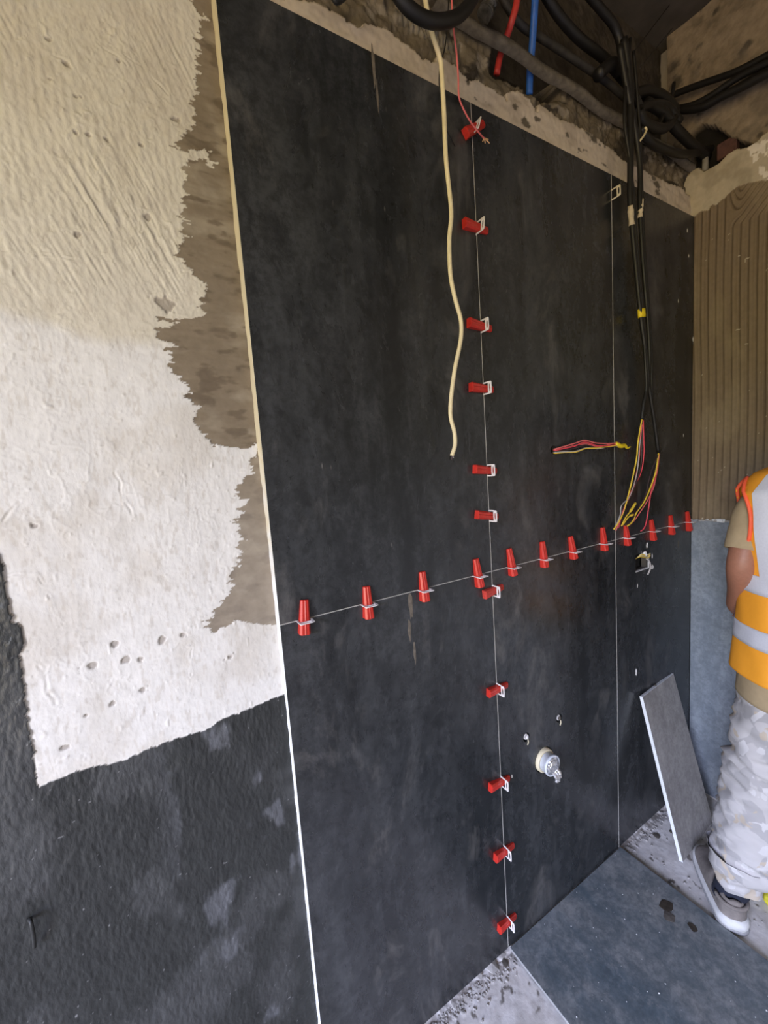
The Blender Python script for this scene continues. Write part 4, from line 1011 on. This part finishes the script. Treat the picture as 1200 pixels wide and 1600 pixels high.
def vest_pt(a, z, off=.006):
    rx = float(np.interp(z, [k[0] for k in vest_keys], [k[3] for k in vest_keys]))+off; ry = float(np.interp(z, [k[0] for k in vest_keys], [k[4] for k in vest_keys]))+off
    c, s = math.cos(a), math.sin(a); p = Vector((rx*abs(c)**.8*(1 if c > 0 else -1), ry*abs(s)**.8*(1 if s > 0 else -1), z))
    nz = mnoise.fractal(Vector((p.x*7+3, p.y*7, p.z*3.5)), .8, 2.0, 3)*.007
    return p+Vector((c*nz, s*nz, 0))
def strap(name, side, front, mat, off=.006, z0=1.13, z1=1.44):
    """strip following the armhole over the shoulder, on the back or the front"""
    bm = bmesh.new(); prev = None
    for z in np.linspace(z0, z1, 26):
        row = []; k0, k1 = (.86, 1.22) if front else (-.20, -.62)
        for w in np.linspace(k0, k1, 5):
            a = w if side > 0 else PI-w
            row.append(bm.verts.new(vest_pt(a, float(z), off)))
        if prev:
            for k in range(4): bm.faces.new((prev[k], prev[k+1], row[k+1], row[k]))
        prev = row
    bmesh.ops.recalc_face_normals(bm, faces=bm.faces[:])
    return bm_obj(name, bm, mat, person, True)
for s in (-1, 1):
    for fr in (False, True): strap('reflective_strap', s, fr, M['reflective'])
def piping(side):
    P = []
    for k in range(40):
        t = 2*PI*k/40; z = 1.30+.118*math.sin(t); w = .48*math.cos(t); a = (.34 if side > 0 else PI-.34)+w; P.append(vest_pt(a, z, .004))
    P.append(P[0].copy()); bm = bmesh.new(); tube_into(bm, P, .0050, 8, False); return bm_obj('armhole_piping', bm, M['piping'], person, True)
piping(-1); piping(1)
# trousers: skinned volume, then folds
TJ = [((0, 0, .90), (.135, .115)), ((0, 0, .80), (.135, .115)), ((-.095, 0, .74), .108), ((-.112, .015, .60), .100), ((-.126, .035, .47), .092), ((-.145, .020, .34), .092), ((-.170, .010, .22), .084), ((-.192, .010, .165), .066),
      ((.095, 0, .74), .108), ((.112, .015, .60), .100), ((.118, .03, .47), .092), ((.12, .0, .34), .096), ((.122, -.015, .20), .094), ((.12, -.01, .12), .080)]
TE = [(0, 1), (1, 2), (2, 3), (3, 4), (4, 5), (5, 6), (6, 7), (1, 8), (8, 9), (9, 10), (10, 11), (11, 12), (12, 13)]
tm = skin_mesh('trousers', TJ, TE, 1, 4)
bm = bmesh.new(); bm.from_mesh(tm); bm.normal_update()
for v in bm.verts:
    c = v.co; q = Vector((c.x*13, c.y*13, c.z*26+c.x*9)); f = 1-abs(mnoise.noise(q))*2.2; f2 = 1-abs(mnoise.noise(Vector((c.x*26, c.y*26, c.z*46))+Vector((5, 1, 2))))*2
    low = max(0, min(1, (.42-c.z)/.25)); knee = math.exp(-((c.z-.56)/.08)**2)
    v.co += v.normal*(f*(.009+.011*low+.009*knee)+f2*(.003+.005*low))
tm2 = bpy.data.meshes.new('trousers'); bm.to_mesh(tm2); bm.free(); tr = link('trousers', tm2, M['camo'], person, True)
# bunched hems over the shoes
for s in (-1, 1):
    fx, fy = (.195, .030) if s < 0 else (.120, 0)
    limb_loft('trouser_hem', [(s*fx*.97, fy-.012, .215), (s*fx*.99, fy-.014, .175), (s*fx, fy-.020, .135), (s*fx, fy-.028, .108)], [.082, .074, .060, .050], M['camo'], .011, 22, 40, 6)
    bm_s = limb_loft('sock', [(s*fx, fy-.025, .165), (s*(.214 if s < 0 else fx), fy-.022, .10), (s*(.217 if s < 0 else fx), fy-.010, .06)], [.042, .043, .046], M['sock'], .002, 40, 20, 4)
# shoes
def shoe(s):
    sh = empty('shoe'); sh.parent = person; sh.location = ((-.217, .034, 0) if s < 0 else (.120, 0, 0)); sh.rotation_euler = (0, 0, -math.radians(15) if s < 0 else 0); sh.scale = (.92, .92, 1)
    def outline(t, w=1.0):  # t 0 heel .. 1 toe
        y = -.088+.285*t; hw = (.034+.016*math.sin(min(1, t*1.25)*PI*.55)+.002)*(1 if t < .8 else math.sqrt(max(.02, 1-((t-.8)/.205)**2)))*(1 if t > .1 else math.sqrt(max(.05, 1-((.1-t)/.11)**2)))
        return y, hw*w
    def sole(z0, z1, grow, name, mat):
        b = bmesh.new(); n = 26; L = []; R = []
        for i in range(n+1):
            y, hw = outline(i/n); hw += grow; y += grow*(2*i/n-1); rise = .012*max(0, i/n-.72)/.28*1.0
            hz = .012*(1-i/n) if name == 'midsole' else 0
            z1_ = z1+hz
            row = [b.verts.new((-hw, y, z0+rise)), b.verts.new((-hw-.002, y, (z0+z1)/2+rise)), b.verts.new((-hw, y, z1_+rise)), b.verts.new((hw, y, z1_+rise)), b.verts.new((hw+.002, y, (z0+z1)/2+rise)), b.verts.new((hw, y, z0+rise))]
            L.append(row)
        for a, c in zip(L[:-1], L[1:]):
            for k in range(6): b.faces.new((a[k], a[(k+1) % 6], c[(k+1) % 6], c[k]))
        b.faces.new(L[0]); b.faces.new(L[-1][::-1]); bmesh.ops.recalc_face_normals(b, faces=b.faces[:]); return bm_obj(name, b, mat, sh, True)
    sole(.002, .014, .006, 'outsole', M['sole_grey']); sole(.013, .032, .005, 'midsole', M['sole'])
    b = bmesh.new(); n = 30; mseg = 22; rows = []
    for i in range(n+1):
        t = i/n; y, hw = outline(t); top = float(np.interp(t, [0, .10, .30, .42, .55, .75, .92, 1], [.105, .112, .100, .105, .088, .068, .052, .036])); rise = .012*max(0, t-.72)/.28
        row = []
        for k in range(mseg+1):
            a = PI*k/mseg; c, si = math.cos(a), math.sin(a)
            x = -c*hw*(1 if si < .5 else 1.0)*abs(c)**(-.25 if abs(c) > .05 else 0)*1.0; x = max(-hw, min(hw, x)); z = .030+rise+(top-.030)*si**.75
            if .04 < t < .40 and si > .86: z -= .028*(si-.86)/.14
            row.append(b.verts.new((x, y, z)))
        rows.append(row)
    for a, c in zip(rows[:-1], rows[1:]):
        for k in range(mseg): b.faces.new((a[k], a[k+1], c[k+1], c[k]))
    b.faces.new(rows[0]); b.faces.new(rows[-1][::-1]); bmesh.ops.recalc_face_normals(b, faces=b.faces[:])
    bm_obj('upper', b, M['shoe'], sh, True)
    # heel patch, collar, laces
    P = [];
    for k in range(17):
        a = PI+PI*k/16*1.0; P.append(Vector((.043*math.cos(a), -.046+.046*math.sin(a), .088)))
    bmm = bmesh.new(); tube_into(bmm, P, .006, 8); bm_obj('collar', bmm, M['shoe'], sh, True)
    for q in range(4):
        y = .045+q*.018; z = .100-q*.0085; bmm = bmesh.new(); tube_into(bmm, catmull([Vector((-.022, y, z-.010)), Vector((0, y+.004, z)), Vector((.022, y, z-.010))], 5), .0032, 7); bm_obj('lace', bmm, M['reflective'], sh, True)
    bmm = bmesh.new(); 
    P = [Vector((s*.034, .045+.014*math.cos(a), .066+.014*math.sin(a))) for a in [2*PI*k/20 for k in range(21)]]
    tube_into(bmm, P, .0018, 6, False); bm_obj('side_emblem', bmm, M['sole_grey'], sh, True)
shoe(-1); shoe(1)
# ---- yellow thing behind the worker's foot
p = at(1213, 1408, 2, -.01)
b = bmesh.new(); bmesh.ops.create_icosphere(b, subdivisions=4, radius=1)
for v in b.verts: v.co = Vector((v.co.x*.045, v.co.y*.032, max(-.4, v.co.z)*.026+.01))*(1+.07*mnoise.noise(v.co*4))
o = bm_obj('sponge', b, simple('yellow_sponge', (.75, .68, .05), .9, .15, 120, .8), None, True); o.location = p
tag(o, 'yellow-green sponge on the floor behind the worker at the right edge', 'sponge')
